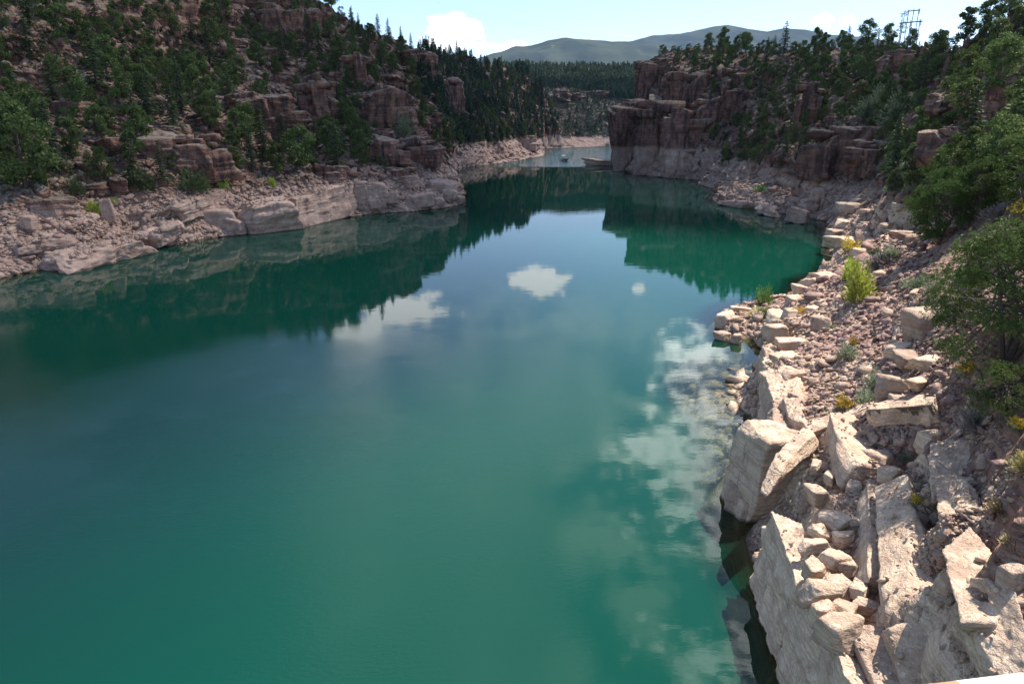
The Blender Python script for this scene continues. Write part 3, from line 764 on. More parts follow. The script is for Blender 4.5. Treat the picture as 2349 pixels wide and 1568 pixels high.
OC = [
 (432, 412, 150, 110, 'big dark cube of cliff with flat top above the left shore', 0),
 (610, 305, 150, 80, 'long ledged red cliff in the middle of the left slope'),
 (735, 290, 70, 110, 'tall rounded red buttress at the right end of the long ledge'),
 (540, 265, 90, 45, 'overhanging dark ledge left of the long red cliff'),
 (885, 305, 110, 95, 'layered reddish cliff with grey cap in the centre of the left side'),
 (850, 260, 110, 50, 'grey slabby ledge on top of the layered reddish cliff'),
 (890, 382, 75, 60, 'grey topped block just above the shrubby point'),
 (968, 384, 78, 68, 'dark red square block at the end of the left point'),
 (975, 300, 70, 45, 'grey stepped ledges above the dark red square block'),
 (1030, 255, 60, 80, 'pale pink cliff rib behind the left point'),
 (965, 175, 70, 50, 'grey cliff band high on the left ridge'),
 (1000, 210, 60, 40, 'low broken cliff below the skyline firs'),
 (640, 95, 90, 75, 'red cliff high up near the top of the left slope'),
 (700, 80, 60, 60, 'narrow cliff beside the high red cliff'),
 (820, 200, 40, 70, 'thin pink rock rib halfway up the left slope'),
 (180, 275, 70, 45, 'small dark ledge among pines at far left'),
 (470, 300, 60, 40, 'broken brown ledge above the big dark cube'),
 (120, 500, 90, 45, 'low grey brown crag above the shore at far left'),
 (250, 455, 110, 40, 'low dark crag between the left shore shrubs'),
 (760, 420, 80, 40, 'grey fallen slabs above the pale shore wall'),
 (845, 487, 60, 72, 'tall pale split boulder standing at the left shore', -1),
 (920, 430, 65, 45, 'dark topped pale boulder beside the split boulder', 0),
 (1210, 345, 40, 30, 'pale cliff foot at the tip of the far left headland'),
 (1290, 230, 90, 22, 'faint red cliff band across the distant hill'),
 (1370, 225, 60, 18, 'grey cliff band at right of the distant hill'),
 (1445, 385, 66, 160, 'dark red corner tower of the right cliff rising from the water', 0),
 (1500, 392, 70, 170, 'second tower of the right cliff with ledgy top'),
 (1560, 400, 80, 150, 'broad red face in the middle of the right cliff'),
 (1490, 250, 70, 110, 'upper red buttress at the top left of the right cliff'),
 (1570, 270, 90, 110, 'upper wall of the right cliff under the trees'),
 (1640, 300, 70, 70, 'shaded crag right of the big cliff'),
 (1585, 410, 50, 70, 'pale footed pillar at the foot of the right cliff'),
 (1700, 260, 60, 50, 'small dark crag in the slope right of the big cliff'),
 (1690, 215, 60, 60, 'tilted grey slab high on the right slope'),
 (1925, 415, 150, 125, 'sunlit topped overhanging dark crag on the right bank', 0),
 (1995, 400, 90, 80, 'shadowed brown crag beside the overhanging crag'),
 (1850, 290, 45, 90, 'red pillar with pale cap on the right slope'),
 (1880, 485, 70, 50, 'rounded grey boulder wall at the back of the cove', 0),
 (2170, 400, 120, 90, 'bright topped crag beside the near junipers', 0),
 (2050, 180, 75, 60, 'jutting pale rimmed ledge below the power poles', 0),
 (2190, 260, 110, 50, 'shaded ledge below the right skyline trees', 0),
 (2130, 300, 60, 50, 'dark crag in the middle of the right slope', 0),
]
for e in OC:
    outcrop(*e[:4], e[4], e[5] if len(e) > 5 else 0)
# low flat ledge rising from the water by the right cliff
p = pt_z(1385, 380, 0)
rock('rock_ledge', (p[0], p[1]+4, 1.0), (11, 6, 3.0), (0, .05, .2), 4411, 'low orange brown rock ledge in the water beside the right cliff', 'rock ledge', None, M_BLOCK, 24, strata=.5, rough=.06)

# ------------------------------------------------------------------ unseen clouds added to shade the canyon walls and the left of the lake
def shade_cloud(center, semi, alt, seed):
    V, F = cube_sphere(44) if 44 not in _cs else _cs[44]
    D = V/np.linalg.norm(V, axis=1, keepdims=True)
    k = 1+fbm3(D[:, 0]*2.2+seed, D[:, 1]*2.2, D[:, 2]*2.2, 5, seed, .6)*.22
    k = k/(np.abs(D[:, 0])**4+np.abs(D[:, 1])**4+np.abs(D[:, 2])**2+1e-9)**.25
    Pp = D*k[:, None]*np.array([semi[0], semi[1], 110])
    Pp[:, 2] = np.maximum(Pp[:, 2], -25)
    m, t, p, o = newmat('shade_cloud_sheet')
    t.nodes.remove(p)
    d = N(t, 'ShaderNodeBsdfDiffuse'); d.inputs[0].default_value = (.9, .9, .9, 1)
    tl = N(t, 'ShaderNodeBsdfTranslucent'); tl.inputs[0].default_value = (.9, .9, .9, 1)
    tp = N(t, 'ShaderNodeBsdfTransparent')
    a = N(t, 'ShaderNodeMixShader'); a.inputs[0].default_value = .5; t.links.new(d.outputs[0], a.inputs[1]); t.links.new(tl.outputs[0], a.inputs[2])
    b = N(t, 'ShaderNodeMixShader'); b.inputs[0].default_value = .54; t.links.new(a.outputs[0], b.inputs[1]); t.links.new(tp.outputs[0], b.inputs[2]); t.links.new(b.outputs[0], o.inputs[0])
    off = SUNV*(alt/SUNV.z)
    ob = link('shade_cloud', mesh_np('shade_cloud', Pp, F, m), None, (center[0]+off.x, center[1]+off.y, alt))
    tag(ob, 'broad thin unseen cloudlike sheet added to shade the '+('left bank' if center[0] < 0 else 'far bend'), 'shade_cloud', None, 'structure')
shade_cloud((-292, 335), (275, 430), 2600, 5)
shade_cloud((185, 670), (350, 490), 2650, 9)

# ------------------------------------------------------------------ loose stones
def norms(x, y, e=.6):
    gx = (hgt(x+e, y)-hgt(x-e, y))/(2*e); gy = (hgt(x, y+e)-hgt(x, y-e))/(2*e)
    n = np.stack([-gx, -gy, np.ones_like(gx)], -1); return n/np.linalg.norm(n, axis=-1, keepdims=True)
def sample(pxr, pyr, n, test=None, seed=0):
    """points of ground seen through a window of the view, evenly spread over what is seen"""
    rs = random.Random(seed); o = []
    for _ in range(n):
        p = cast(rs.uniform(*pxr), rs.uniform(*pyr))
        if p is None or (test and not test(p)): continue
        o.append(p)
    return np.array(o)
def in_poly(px, py, L):
    c = False; j = len(L)-1
    for i in range(len(L)):
        xi, yi = L[i]; xj, yj = L[j]
        if (yi > py) != (yj > py) and px < (xj-xi)*(py-yi)/(yj-yi)+xi: c = not c
        j = i
    return c
PRO = [rock_geo((1, .7, .38), 900+i, 2, jit=.34, cham=4, rough=.05) for i in range(14)]
def bake_stones(name, pts, sizes, label, mat=None, sink=.15):
    Vs = []; Fs = []; k = 0
    n = len(pts); nr_ = norms(pts[:, 0], pts[:, 1])
    for i in range(n):
        V, F = PRO[i % 14]
        a = rng.uniform(0, 6.283); up = nr_[i]*.7+np.array([0, 0, .3])+rng.normal(0, .28, 3); up /= np.linalg.norm(up)
        t1 = np.cross(up, [math.cos(a), math.sin(a), 0]); t1 /= np.linalg.norm(t1); t2 = np.cross(up, t1)
        s_ = sizes[i]; M = np.stack([t1*s_, t2*s_*rng.uniform(.7, 1.2), up*s_*rng.uniform(.6, 1.3)])
        Vs.append(V@M + pts[i]+np.array([0, 0, s_*sink])); Fs.append(F+k); k += len(V)
    me = mesh_np(name, np.concatenate(Vs), np.concatenate(Fs), mat or M_STONE, smooth=False)
    tag(link(name, me), label, 'stones', None, 'stuff')
def near_ok(p): return .15 < p[2] < 12 and math.hypot(p[0], p[1]) < 150
pn = sample((1640, 2349), (520, 1568), 42000, near_ok, 1)
sz = np.clip(rng.lognormal(math.log(.075), .6, len(pn)), .035, .5)*np.clip(np.hypot(pn[:, 0], pn[:, 1])/45, .6, 2.2)
up_ = (shore(pn[:, 0], pn[:, 1])+rng.normal(0, 1.5, len(pn)) > 6.5) & (rng.uniform(0, 1, len(pn)) < .75)
bake_stones('rubble', pn[~up_], sz[~up_], 'pale rubble scattered over the near rock shelf')
bake_stones('rubble', pn[up_], sz[up_], 'purplish red rubble on the bank above the near rock shelf', M_RED)
def lsh(p): return .05 < p[2] < 11 and p[0] < 20
pl_ = sample((0, 1250), (330, 640), 30000, lsh, 2)[:12000]
sz = np.clip(rng.lognormal(math.log(.23), .6, len(pl_)), .1, 1.3)*np.clip(np.hypot(pl_[:, 0], pl_[:, 1])/190, .6, 2.5)
bake_stones('rubble', pl_, sz, 'pinkish rubble lining the left shore', M_PINK)
def rsh(p): return .05 < p[2] < 10 and p[0] > 20 and math.hypot(p[0], p[1]) >= 150
pr_ = sample((1420, 2100), (330, 540), 16000, rsh, 3)[:6500]
sz = np.clip(rng.lognormal(math.log(.28), .55, len(pr_)), .12, 1.3)*np.clip(np.hypot(pr_[:, 0], pr_[:, 1])/230, .6, 2.2)
bake_stones('rubble', pr_, sz, 'greyish pink rubble at the foot of the right cliff', M_PINK)
def ups(p): return p[2] > 11
pu = sample((0, 2349), (60, 560), 9000, ups, 4)
sz = np.clip(rng.lognormal(math.log(.55), .5, len(pu)), .2, 2.0)*np.clip(np.hypot(pu[:, 0], pu[:, 1])/230, .35, 2.2)
bake_stones('scree', pu, sz, 'grey brown scree on the canyon slopes', M_PINK)
# stones under the clear shallow water
ps = []
for _ in range(900):
    x = SHC[0]+rng.uniform(-11, 5); y = SHC[1]+rng.uniform(-15, 17)
    if shore(x, y) < -.1: ps.append((x, y, float(hgt(x, y))))
ps = np.array(ps); bake_stones('submerged_stones', ps, np.clip(rng.lognormal(math.log(.4), .5, len(ps)), .15, 1.0), 'yellowish stones under the clear shallow water')

# ------------------------------------------------------------------ big blocks and slabs of the near bank
CHIPS = []; CHIPS2 = []
def lift(px, py, p, off):
    d = ray(px, py); d /= np.linalg.norm(d); p = np.array(p, float)
    for _ in range(200):
        if p[2]-float(hgt(p[0], p[1])) >= off: break
        p = p-d*.15
    return p
def beam(A, B, w, th, label, seed, mat=None, roll=0., n=22, name='rock_slab', cat='rock slab', group='slabs and blocks on the near bank', **kw):
    """a slab whose upper face runs from A to B, each (px, py, z)"""
    o_ = min(th*.45, .7); a = lift(A[0], A[1], pt_z(*A), o_) if A[1] < 1568 else pt_z(*A); b = lift(B[0], B[1], pt_z(*B), o_) if B[1] < 1568 and B[0] < 2349 else pt_z(*B); d = Vector(b-a); L = d.length
    mid = Vector((a+b)/2); X = d.normalized(); Y = Vector((0, 0, 1)).cross(X).normalized(); Z = X.cross(Y)
    M = Matrix((X, Y, Z)).transposed() @ Matrix.Rotation(roll, 3, 'X')
    pos = mid - (M @ Vector((0, 0, 1)))*th*.5
    kw.setdefault('jit', .13); kw.setdefault('rough', .055); kw.setdefault('cham', 4)
    V, F = rock_geo((L/2*1.03, w/2, th/2), seed, n, **kw)
    if A[0] <= 1600:
        for _ in range(int(L*w*.9)):
            q = M @ Vector((rnd.uniform(-.92, .92)*L/2, rnd.uniform(-.9, .9)*w/2, th/2*1.0)) + pos; CHIPS2.append(tuple(q))
    if A[0] > 1600:
        for _ in range(int(L*w*2.2)):
            q = M @ Vector((rnd.uniform(-.9, .9)*L/2, rnd.uniform(-.85, .85)*w/2, th/2*1.03)) + pos; CHIPS.append(tuple(q))
    me = mesh_np(name, V, F, mat or M_STONE)
    o = link(name, me, None, pos, M.to_euler())
    return tag(o, label, cat, group)
def block(px, py, z, wpx, h, label, seed, dep=.8, rz=0., rx=0., ry=0., mat=None, n=14, name='boulder', cat='boulder', **kw):
    p = lift(px, py, pt_z(px, py, z), min(h*.5, .8)); w_ = wpx/pxm(p)
    kw.setdefault('jit', .24); kw.setdefault('rough', .07); kw.setdefault('cham', 8)
    V, F = rock_geo((w_/2, w_*dep/2, h/2), seed, n, **kw)
    o = link(name, mesh_np(name, V, F, mat or M_STONE), None, (p[0], p[1], p[2]-h*.45), (rx, ry, rz))
    return tag(o, label, cat, 'slabs and blocks on the near bank')
beam((1992, 925, 9.0), (2155, 912, 9.1), 1.9, 1.15, 'long pinkish slab with dark stains down its front face', 11, M_SLAB, roll=.16, n=40, jit=.05)
beam((1935, 950, 7.8), (1995, 1075, 6.6), 2.1, 1.5, 'pale wedge of rock tilted under the long stained slab', 12, roll=-.25)
beam((1762, 1082, 5.9), (1868, 975, 6.5), 1.0, 1.0, 'narrow pale beam of rock leaning on the waterside block', 13, roll=-.3)
beam((1850, 978, 6.5), (1925, 950, 6.9), 1.2, .8, 'pale slab with rounded back beside the yellow flowering bush', 14, roll=.2)
beam((1930, 955, 7.2), (2010, 918, 8.3), .8, .5, 'thin pale slab end pointing left from under the stained slab', 15)
beam((2042, 1095, 7.9), (2070, 1400, 7.1), 2.0, 2.6, 'big tilted slab with tree shadow dappling its pinkish face', 16, roll=.55, n=34)
beam((2005, 1120, 6.8), (2030, 1330, 6.4), 1.0, 1.4, 'slim ridge of pale rock along the foot of the dappled slab', 17, roll=-.3)
beam((2000, 1440, 6.1), (2080, 1600, 5.6), 2.2, 2.4, 'smooth rounded hump of bedrock near the bottom of the view', 18, roll=.2, n=30)
beam((2075, 1420, 6.3), (2110, 1600, 5.6), 1.4, 1.6, 'dull brown hump of bedrock beside the dark fissure', 19, roll=.3)
WK = dict(n=44, jit=.2, rough=.085, cham=8)
beam((2185, 985, 10.2), (2190, 1110, 10.0), 1.9, 4.6, 'dark streaked top of the right hand rock wall', 20, roll=.35, strata=.5, mat=M_SLAB, **WK)
beam((2178, 1070, 9.8), (2212, 1240, 9.6), 1.8, 4.8, 'smooth pinkish upper middle of the right hand rock wall', 21, roll=.45, **WK)
beam((2208, 1210, 9.5), (2262, 1400, 9.3), 1.7, 4.8, 'cracked lower middle of the right hand rock wall', 211, roll=.4, strata=.4, **WK)
beam((2282, 1345, 9.8), (2330, 1600, 9.0), 1.5, 4.6, 'sunlit ribbed end of the right hand rock wall', 22, roll=.2, strata=.8, **WK)
beam((2265, 1340, 10.2), (2370, 1345, 10.8), 1.6, 1.2, 'reddish rock with cast shadows at the right edge', 23)
beam((2310, 1420, 10.0), (2380, 1400, 10.4), 1.5, 1.0, 'smooth pink boulder below the reddish rock at the right edge', 24)
beam((1800, 1185, 5.0), (1860, 1330, 5.2), 1.1, 5.0, 'grooved waterside wall just below the big block', 25, n=46, jit=.18, rough=.09, cham=9, strata=1.2, roll=-.12)
beam((1866, 1315, 5.3), (1928, 1450, 5.4), 1.0, 5.2, 'grooved waterside wall in the middle of the ledge', 26, n=46, jit=.18, rough=.09, cham=9, strata=1.0, roll=-.15)
beam((1928, 1440, 5.4), (1990, 1600, 5.3), 1.0, 5.2, 'grooved waterside wall at the bottom of the view', 27, n=46, jit=.18, rough=.09, cham=9, strata=1.0, roll=-.12)
beam((1990, 1445, 5.6), (2040, 1600, 5.2), .8, 2.0, 'dark purple rib behind the bottom waterside wall', 28, n=26)
block(1775, 1000, 5.6, 135, 6.4, 'big square pale block with a bright top standing in the water', 31, .95, .25, n=40, strata=1.2, rough=.06, jit=.1, cham=5)
block(1705, 1110, 1.9, 60, 3.0, 'low pale foot of rock in front of the big square block', 32, .9, .2, n=16)
block(1740, 1140, 1.2, 120, 2.6, 'pale sill at the waterline below the big square block', 321, .5, .1, n=18)
for k, (A, B, w_, th) in enumerate([((1768, 780, 4.8), (1782, 850, 5.2), 1.9, 4.8), ((1785, 835, 5.3), (1808, 905, 5.4), 1.9, 5.2), ((1812, 880, 5.4), (1838, 965, 5.5), 1.8, 5.2), ((1775, 880, 4.0), (1800, 985, 4.2), 1.6, 4.0)]):
    beam(A, B, w_, th, ['fluted cliff top behind the small shingle point', 'fluted cliff under the flat pale slab', 'fluted cliff ending at the rock beam', 'lower fluted face beside the dark pool'][k], 40+k, n=40, jit=.2, rough=.10, cham=9, strata=1.0, joints=1.2)
BL = [(1815, 778, 5.6, 72, .9, 'flat pale slab with dark shadow under it', .6, .1), (1800, 812, 5.6, 60, .9, 'pale rounded rock below the flat pale slab', .7, .4), (1825, 850, 5.7, 60, 1.0, 'pale jutting rock at the middle of the cliff edge', .8, .2), (1830, 905, 5.7, 40, 1.2, 'pale broken rock at the cliff edge above the rock beam', 1, .7),
      (1838, 655, 5.0, 34, 1.6, 'pale knob furthest up the cliff edge', .9, .2), (1862, 640, 5.2, 48, 1.8, 'rounded pale boulder below the lime green shrub', .8, .6), (1900, 628, 5.2, 60, 1.2, 'flat pink boulder left of the lime green shrub', .7, .3), (1822, 680, 4.9, 34, 1.6, 'pale boulder beside the low grassy spit', .9, .5), (1818, 710, 4.6, 36, 1.4, 'whitish boulder left of the small yellow bush', .9, .1),
      (1790, 722, 3.8, 46, 1.5, 'bleached boulder above the red hollow', .8, .8), (1778, 748, 4.2, 50, 1.7, 'bleached boulder at the corner of the red hollow', .9, .3), (1860, 705, 5.3, 30, .8, 'squat pink stone right of the small yellow bush', .8, .6), (1885, 730, 6.2, 26, 1.8, 'upright splintered slab in the rubble', 1.6, .7),
      (1665, 722, 1.7, 40, 1.9, 'undercut pale rock at the tip of the low spit', .8, .2), (1700, 705, 1.5, 62, 1.1, 'flat pale ledge along the back of the low spit', .5, .1), (1660, 762, .9, 34, 1.2, 'pale rock awash at the front of the low spit', .8, .4), (1690, 768, 1.0, 22, 1.2, 'small dark sided rock at the foot of the low spit', 1, .9),
      (1945, 466, 7.2, 40, 2.6, 'pale cube shaped boulder on the far point', .9, .1), (1968, 455, 7.6, 36, 1.4, 'slanting pale slab on top of the far point', .6, .5), (1990, 480, 7.4, 44, 1.4, 'narrow pale slab beside the cube shaped boulder', .4, .4), (1935, 505, 4.8, 40, 2.0, 'white topped rock in the middle of the far point', .8, .6), (1915, 525, 3.0, 34, 2.2, 'pale rock at the foot of the far point', .9, .3), (1935, 545, 3.2, 70, 2.2, 'broad tan rock face at the near side of the far point', .8, .2),
      (1905, 550, 1.6, 28, 1.6, 'pinkish rock touching the water by the far point', .8, .9), (2065, 468, 9.8, 24, 1.6, 'lone upright pale block on the red soil', .9, .1), (2035, 512, 8.4, 30, 1.0, 'small flat pale stone on the red soil', .7, .4), (2080, 530, 10.4, 60, 1.0, 'flat brown ledge under the dark juniper', .5, -.2), (1975, 570, 5.6, 56, 1.4, 'slanted grey brown slab behind the grey sagebrush', .5, .5),
      (2062, 872, 9.3, 88, 1.7, 'thick reddish block above the long stained slab', .7, .1), (2092, 812, 10.4, 70, 1.0, 'dark flat slab above the thick reddish block', .8, .3), (2135, 820, 11.0, 64, 1.0, 'second dark flat slab nearer the big juniper', .8, .3), (2070, 790, 9.9, 74, 1.1, 'pink slab sloping up to the dark overhang', .6, .5), (2130, 715, 12.4, 80, 3.2, 'dark overhang with pale rim at the edge of the big juniper', .9, .2),
      (2060, 905, 8.8, 40, .8, 'small grey rock wedged behind the long stained slab', .8, .3), (2115, 870, 9.9, 60, .7, 'thin purple slab right of the thick reddish block', .4, .6), (2135, 945, 9.5, 28, .9, 'rounded stone at the right end of the stained slab', .9, .3),
      (1917, 1182, 6.4, 58, .8, 'largest square pale block among the flat blocks', .9, .1), (1960, 1192, 6.3, 40, .9, 'upright pale block right of the largest square one', .9, .2), (1935, 1222, 6.2, 44, .7, 'pale block below the largest square one', .7, -.1), (1880, 1205, 6.2, 40, .7, 'rough pale block left of the largest square one', .8, .5), (1872, 1240, 6.0, 66, .55, 'thin pale slab lying across the block field', .4, .15),
      (1915, 1268, 6.2, 58, .8, 'flat pale block with a notch in the middle of the block field', .8, .4), (1945, 1290, 6.0, 46, .6, 'stepped pale block right of the notched one', .6, .0), (1870, 1292, 6.0, 50, .8, 'cracked pale block near the inner edge of the waterside wall', .8, .6), (1880, 1340, 6.1, 60, 1.0, 'square layered block above the lowest blocks', .9, .05), (1930, 1330, 6.1, 66, .9, 'grey topped block with sloping front', .8, .3),
      (1975, 1345, 6.1, 38, .6, 'small pale block at the right of the grey topped one', .8, .8), (1895, 1390, 6.2, 56, 1.1, 'pale block left of the lowest big block', .9, .2), (1935, 1388, 6.1, 56, .9, 'pale block with cracks above the lowest big block', .9, .7), (1930, 1418, 6.5, 84, 1.5, 'lowest big pale block with a smooth bright top', .8, .25), (1985, 1380, 6.0, 50, .6, 'pointed slab right of the cracked block', .5, -.5),
      (1875, 1120, 6.2, 40, 1.0, 'upright grooved block in the middle of the shelf', 1.3, .2), (1905, 1085, 6.1, 34, .6, 'small tan block in the gravel below the rock beam', .7, .7), (1870, 1060, 6.2, 44, .5, 'splinter of pale rock lying in the gravel', .4, 1.0), (1925, 1060, 6.3, 30, .5, 'small pale slab by the rust coloured bush', .7, .2), (1985, 1050, 6.9, 42, 1.2, 'grey block in the shade under the stained slab', .9, .3), (2025, 1040, 7.1, 60, 1.0, 'brown layered rock in the shade under the stained slab', .8, .1),
      (2040, 1075, 7.7, 40, .9, 'sunlit pointed rock on top of the dappled slab', 1, .6), (1960, 1110, 6.4, 34, .8, 'pale triangular rock left of the dappled slab', 1, .9), (2128, 990, 9.6, 34, 1.1, 'bright knobbly rock at the top of the dark fissure', 1, .4), (2330, 1300, 11.5, 50, 1.0, 'dusky rock under the shaded bushes at the right edge', .8, .3)]
for k, (px, py, z, wpx, h, lab, dep, rz) in enumerate(BL):
    block(px, py, z, wpx, h, lab, 200+k, dep, rz, rnd.uniform(-.08, .08), rnd.uniform(-.08, .08), n=12)
CH_ = np.array(CHIPS); bake_stones('rubble', CH_, np.clip(rng.lognormal(math.log(.07), .5, len(CH_)), .03, .19), 'small broken stones lying on top of the pale slabs')
WL = dict(mat=M_PINK, group='bedrock walls of the left shore', name='rock_wall', cat='rock wall', n=44, strata=1.6, joints=2.5, jit=.14, cham=7)
beam((556, 470, 7.0), (668, 452, 8.0), 7, 9.0, 'grey topped end of the long rusty shore wall at left', 801, rough=.07, **WL)
beam((650, 452, 8.0), (800, 418, 9.4), 6, 9.0, 'long straight pale wall climbing away from the left waterline', 802, rough=.07, **WL)
beam((395, 470, 7.5), (515, 428, 10.0), 6, 4.5, 'curved grey ledge overhanging rubble on the left shore', 803, rough=.06, **WL)
beam((120, 590, 2.6), (325, 540, 3.4), 9, 4.2, 'low sloping bedrock lip cut off above dark water at far left', 804, rough=.11, **WL)
beam((330, 535, 3.5), (400, 500, 4.5), 7, 3.5, 'sloping pale bedrock right of the low bedrock lip', 805, rough=.11, **WL)
beam((20, 560, 4.5), (140, 535, 5.0), 8, 3.0, 'flat pale bedrock pavement at far left', 806, rough=.11, **WL)
WL.update(jit=.3, cham=10)
beam((1672, 458, 2.0), (1722, 463, 2.2), 4, 2.6, 'rounded grooved bedrock at the tip of the right pale point', 807, rough=.13, **WL)
beam((1745, 462, 3.4), (1785, 474, 3.0), 4, 3.4, 'rounded grooved bedrock farther back in the right cove', 808, rough=.12, **WL)
beam((1815, 470, 4.6), (1860, 488, 3.0), 4, 4.0, 'dipping cracked bedrock at the inner end of the right cove', 809, rough=.12, **WL)
C2_ = np.array(CHIPS2); bake_stones('rubble', C2_, np.clip(rng.lognormal(math.log(.28), .5, len(C2_)), .1, .9), 'pinkish stones strewn over the left shore ledges', M_PINK)
# fallen boulders on the left shore
for k, (px, py, wpx, hpx, lab) in enumerate([(968, 474, 56, 30, 'largest smooth oval boulder on the left point'), (1005, 470, 26, 18, 'grey pink boulder right of the oval one'), (1030, 456, 34, 22, 'pale rounded boulder at the end of the left point'), (1050, 466, 24, 18, 'last pale boulder at the tip of the left point'), (1015, 440, 60, 26, 'broad pale block on the back of the left point'),
        (890, 470, 40, 24, 'pale boulder between the split boulder and the oval one'), (830, 455, 40, 20, 'pale slab left of the split boulder'), (500, 520, 60, 44, 'bright angular boulder pile at the left shore bulge'), (540, 535, 46, 30, 'pale boulder below the bright angular pile'), (65, 530, 34, 34, 'cream coloured angular boulder at far left'), (110, 552, 30, 18, 'square pale boulder on the low bedrock ledge'),
        (245, 505, 30, 50, 'long pale slab leaning above the low ledge'), (395, 325, 22, 24, 'upright grey stone on top of the dark cube'), (420, 330, 24, 14, 'small squared stone on top of the dark cube'), (250, 345, 60, 26, 'grey slab among the pines left of the dark cube'), (210, 400, 50, 24, 'broad grey slab at the edge of the scree'), (290, 370, 36, 20, 'dark grey block in the scree'), (722, 258, 18, 24, 'standing stone on the long ledged cliff'),
        (945, 345, 28, 26, 'pale cube stone above the dark red block'), (1745, 488, 26, 26, 'small pale pointed rock at the right waterline'), (1620, 320, 20, 14, 'pale stone on the right cliff shoulder'), (1590, 340, 22, 20, 'pale capped stone at the foot of the right cliff')]):
    p = cast(px, py)
    if p is None: continue
    kx = pxm(p); w_ = wpx/kx; h = hpx/kx
    V, F = rock_geo((w_/2, w_*.4, h*.55), 500+k, 12, jit=.14, rough=.05, cham=7)
    tag(link('boulder', mesh_np('boulder', V, F, M_PINK), None, (p[0], p[1]+w_*.2, p[2]+h*.35), (rnd.uniform(-.15, .15), rnd.uniform(-.2, .2), rnd.uniform(-.5, .5))), lab, 'boulder', 'boulders on the far banks')

# ------------------------------------------------------------------ foliage
def quads(C, S, asp=.55, upb=0., seed=0, dirs=None):
    """leaf clumps: one bent quad per centre"""
    rs = np.random.default_rng(seed); n = len(C)
    a = rs.normal(0, 1, (n, 3)) if dirs is None else dirs + rs.normal(0, .35, (n, 3))
    a /= np.linalg.norm(a, axis=1, keepdims=True)
    b = rs.normal(0, 1, (n, 3)); b[:, 2] += upb; b = np.cross(a, b); b /= (np.linalg.norm(b, axis=1, keepdims=True)+1e-9)
    S = np.asarray(S)[:, None]*np.ones((n, 1))
    V = np.stack([C-a*S*.5, C+b*S*asp*.5-a*S*.05, C+a*S*.5, C-b*S*asp*.5+a*S*.05], 1).reshape(-1, 3)
    return V, np.arange(4*n).reshape(n, 4)
def pinyon(seed, h=7.5, w=6., n=3900, leaf=.42, flat=.8, low=.08):
    rs = np.random.default_rng(seed); L = rs.integers(16, 24); C = []
    tb = MB(); tb.tube([(0, 0, -.8), (rs.normal(0, .12), rs.normal(0, .12), h*.35), (rs.normal(0, .3), rs.normal(0, .3), h*.8)], [.24, .17, .04], 6)
    per = n//L
    lob = []
    for k in range(L):
        zf = low+ (1-low)*((k+.5)/L)**.9; env = math.sin(math.pi*min(1, (zf*.86+.12)))**.6
        a = rs.uniform(0, 6.283); rr_ = w*.5*env*rs.uniform(.35, .95)
        c = np.array([math.cos(a)*rr_, math.sin(a)*rr_, zf*h]); s_ = rs.uniform(.12, .22)*w*(.7+.4*env)
        lob.append((c, s_))
        tb.tube([(0, 0, max(.2, zf*h*.75)), tuple(c*[.6, .6, 1]-[0, 0, s_*.3]), tuple(c)], [.07, .05, .02], 4)
    for c, s_ in lob:
        d = rs.normal(0, 1, (per, 3)); d /= np.linalg.norm(d, axis=1, keepdims=True)
        rad = s_*rs.uniform(.45, 1.08, (per, 1))
        q = c+d*rad*[1, 1, flat]; C.append(q)
    C = np.concatenate(C); C[:, 2] = np.maximum(C[:, 2], .15)
    V, F = quads(C, rs.uniform(.6, 1.3, len(C))*leaf, .6, 0, seed)
    return mesh_np('crown', V, F, M_PINE, False), tb.mesh('trunk', M_BARK)
def fir(seed, h=14., w=5., tiers=20, leaf=.55, sparse=1.):
    rs = np.random.default_rng(seed); C = []; D = []; S = []
    tb = MB(); tb.tube([(0, 0, -1), (0, 0, h*.5), (rs.normal(0, .1), rs.normal(0, .1), h*.99)], [.28, .17, .03], 6)
    for k in range(tiers):
        f = k/tiers; z0 = h*(.06+.92*f); R_ = w*.5*(1-f)**.75*rs.uniform(.75, 1.15)+.3
        nb = max(6, int((12-4*f)*sparse))
        for j in range(nb):
            a = rs.uniform(0, 6.283); L = R_*rs.uniform(.65, 1.12); ns = max(3, int(L/leaf*3.2))
            if f < .8: tb.tube([(0, 0, z0), (math.cos(a)*L*.8, math.sin(a)*L*.8, z0-L*.12)], [.05, .015], 3)
            for q in range(ns):
                t_ = (q+.6)/ns; sd = rs.normal(0, .16*L*.5*(1-abs(t_-.5)))
                C.append((math.cos(a)*L*t_-math.sin(a)*sd, math.sin(a)*L*t_+math.cos(a)*sd, z0-L*t_*.22+rs.normal(0, .1)))
                D.append((math.cos(a), math.sin(a), -.25)); S.append(leaf*rs.uniform(.7, 1.3))
    C = np.array(C); V, F = quads(C, np.array(S), .6, 3, seed, np.array(D))
    return mesh_np('crown', V, F, M_FIR, False), tb.mesh('trunk', M_BARK)
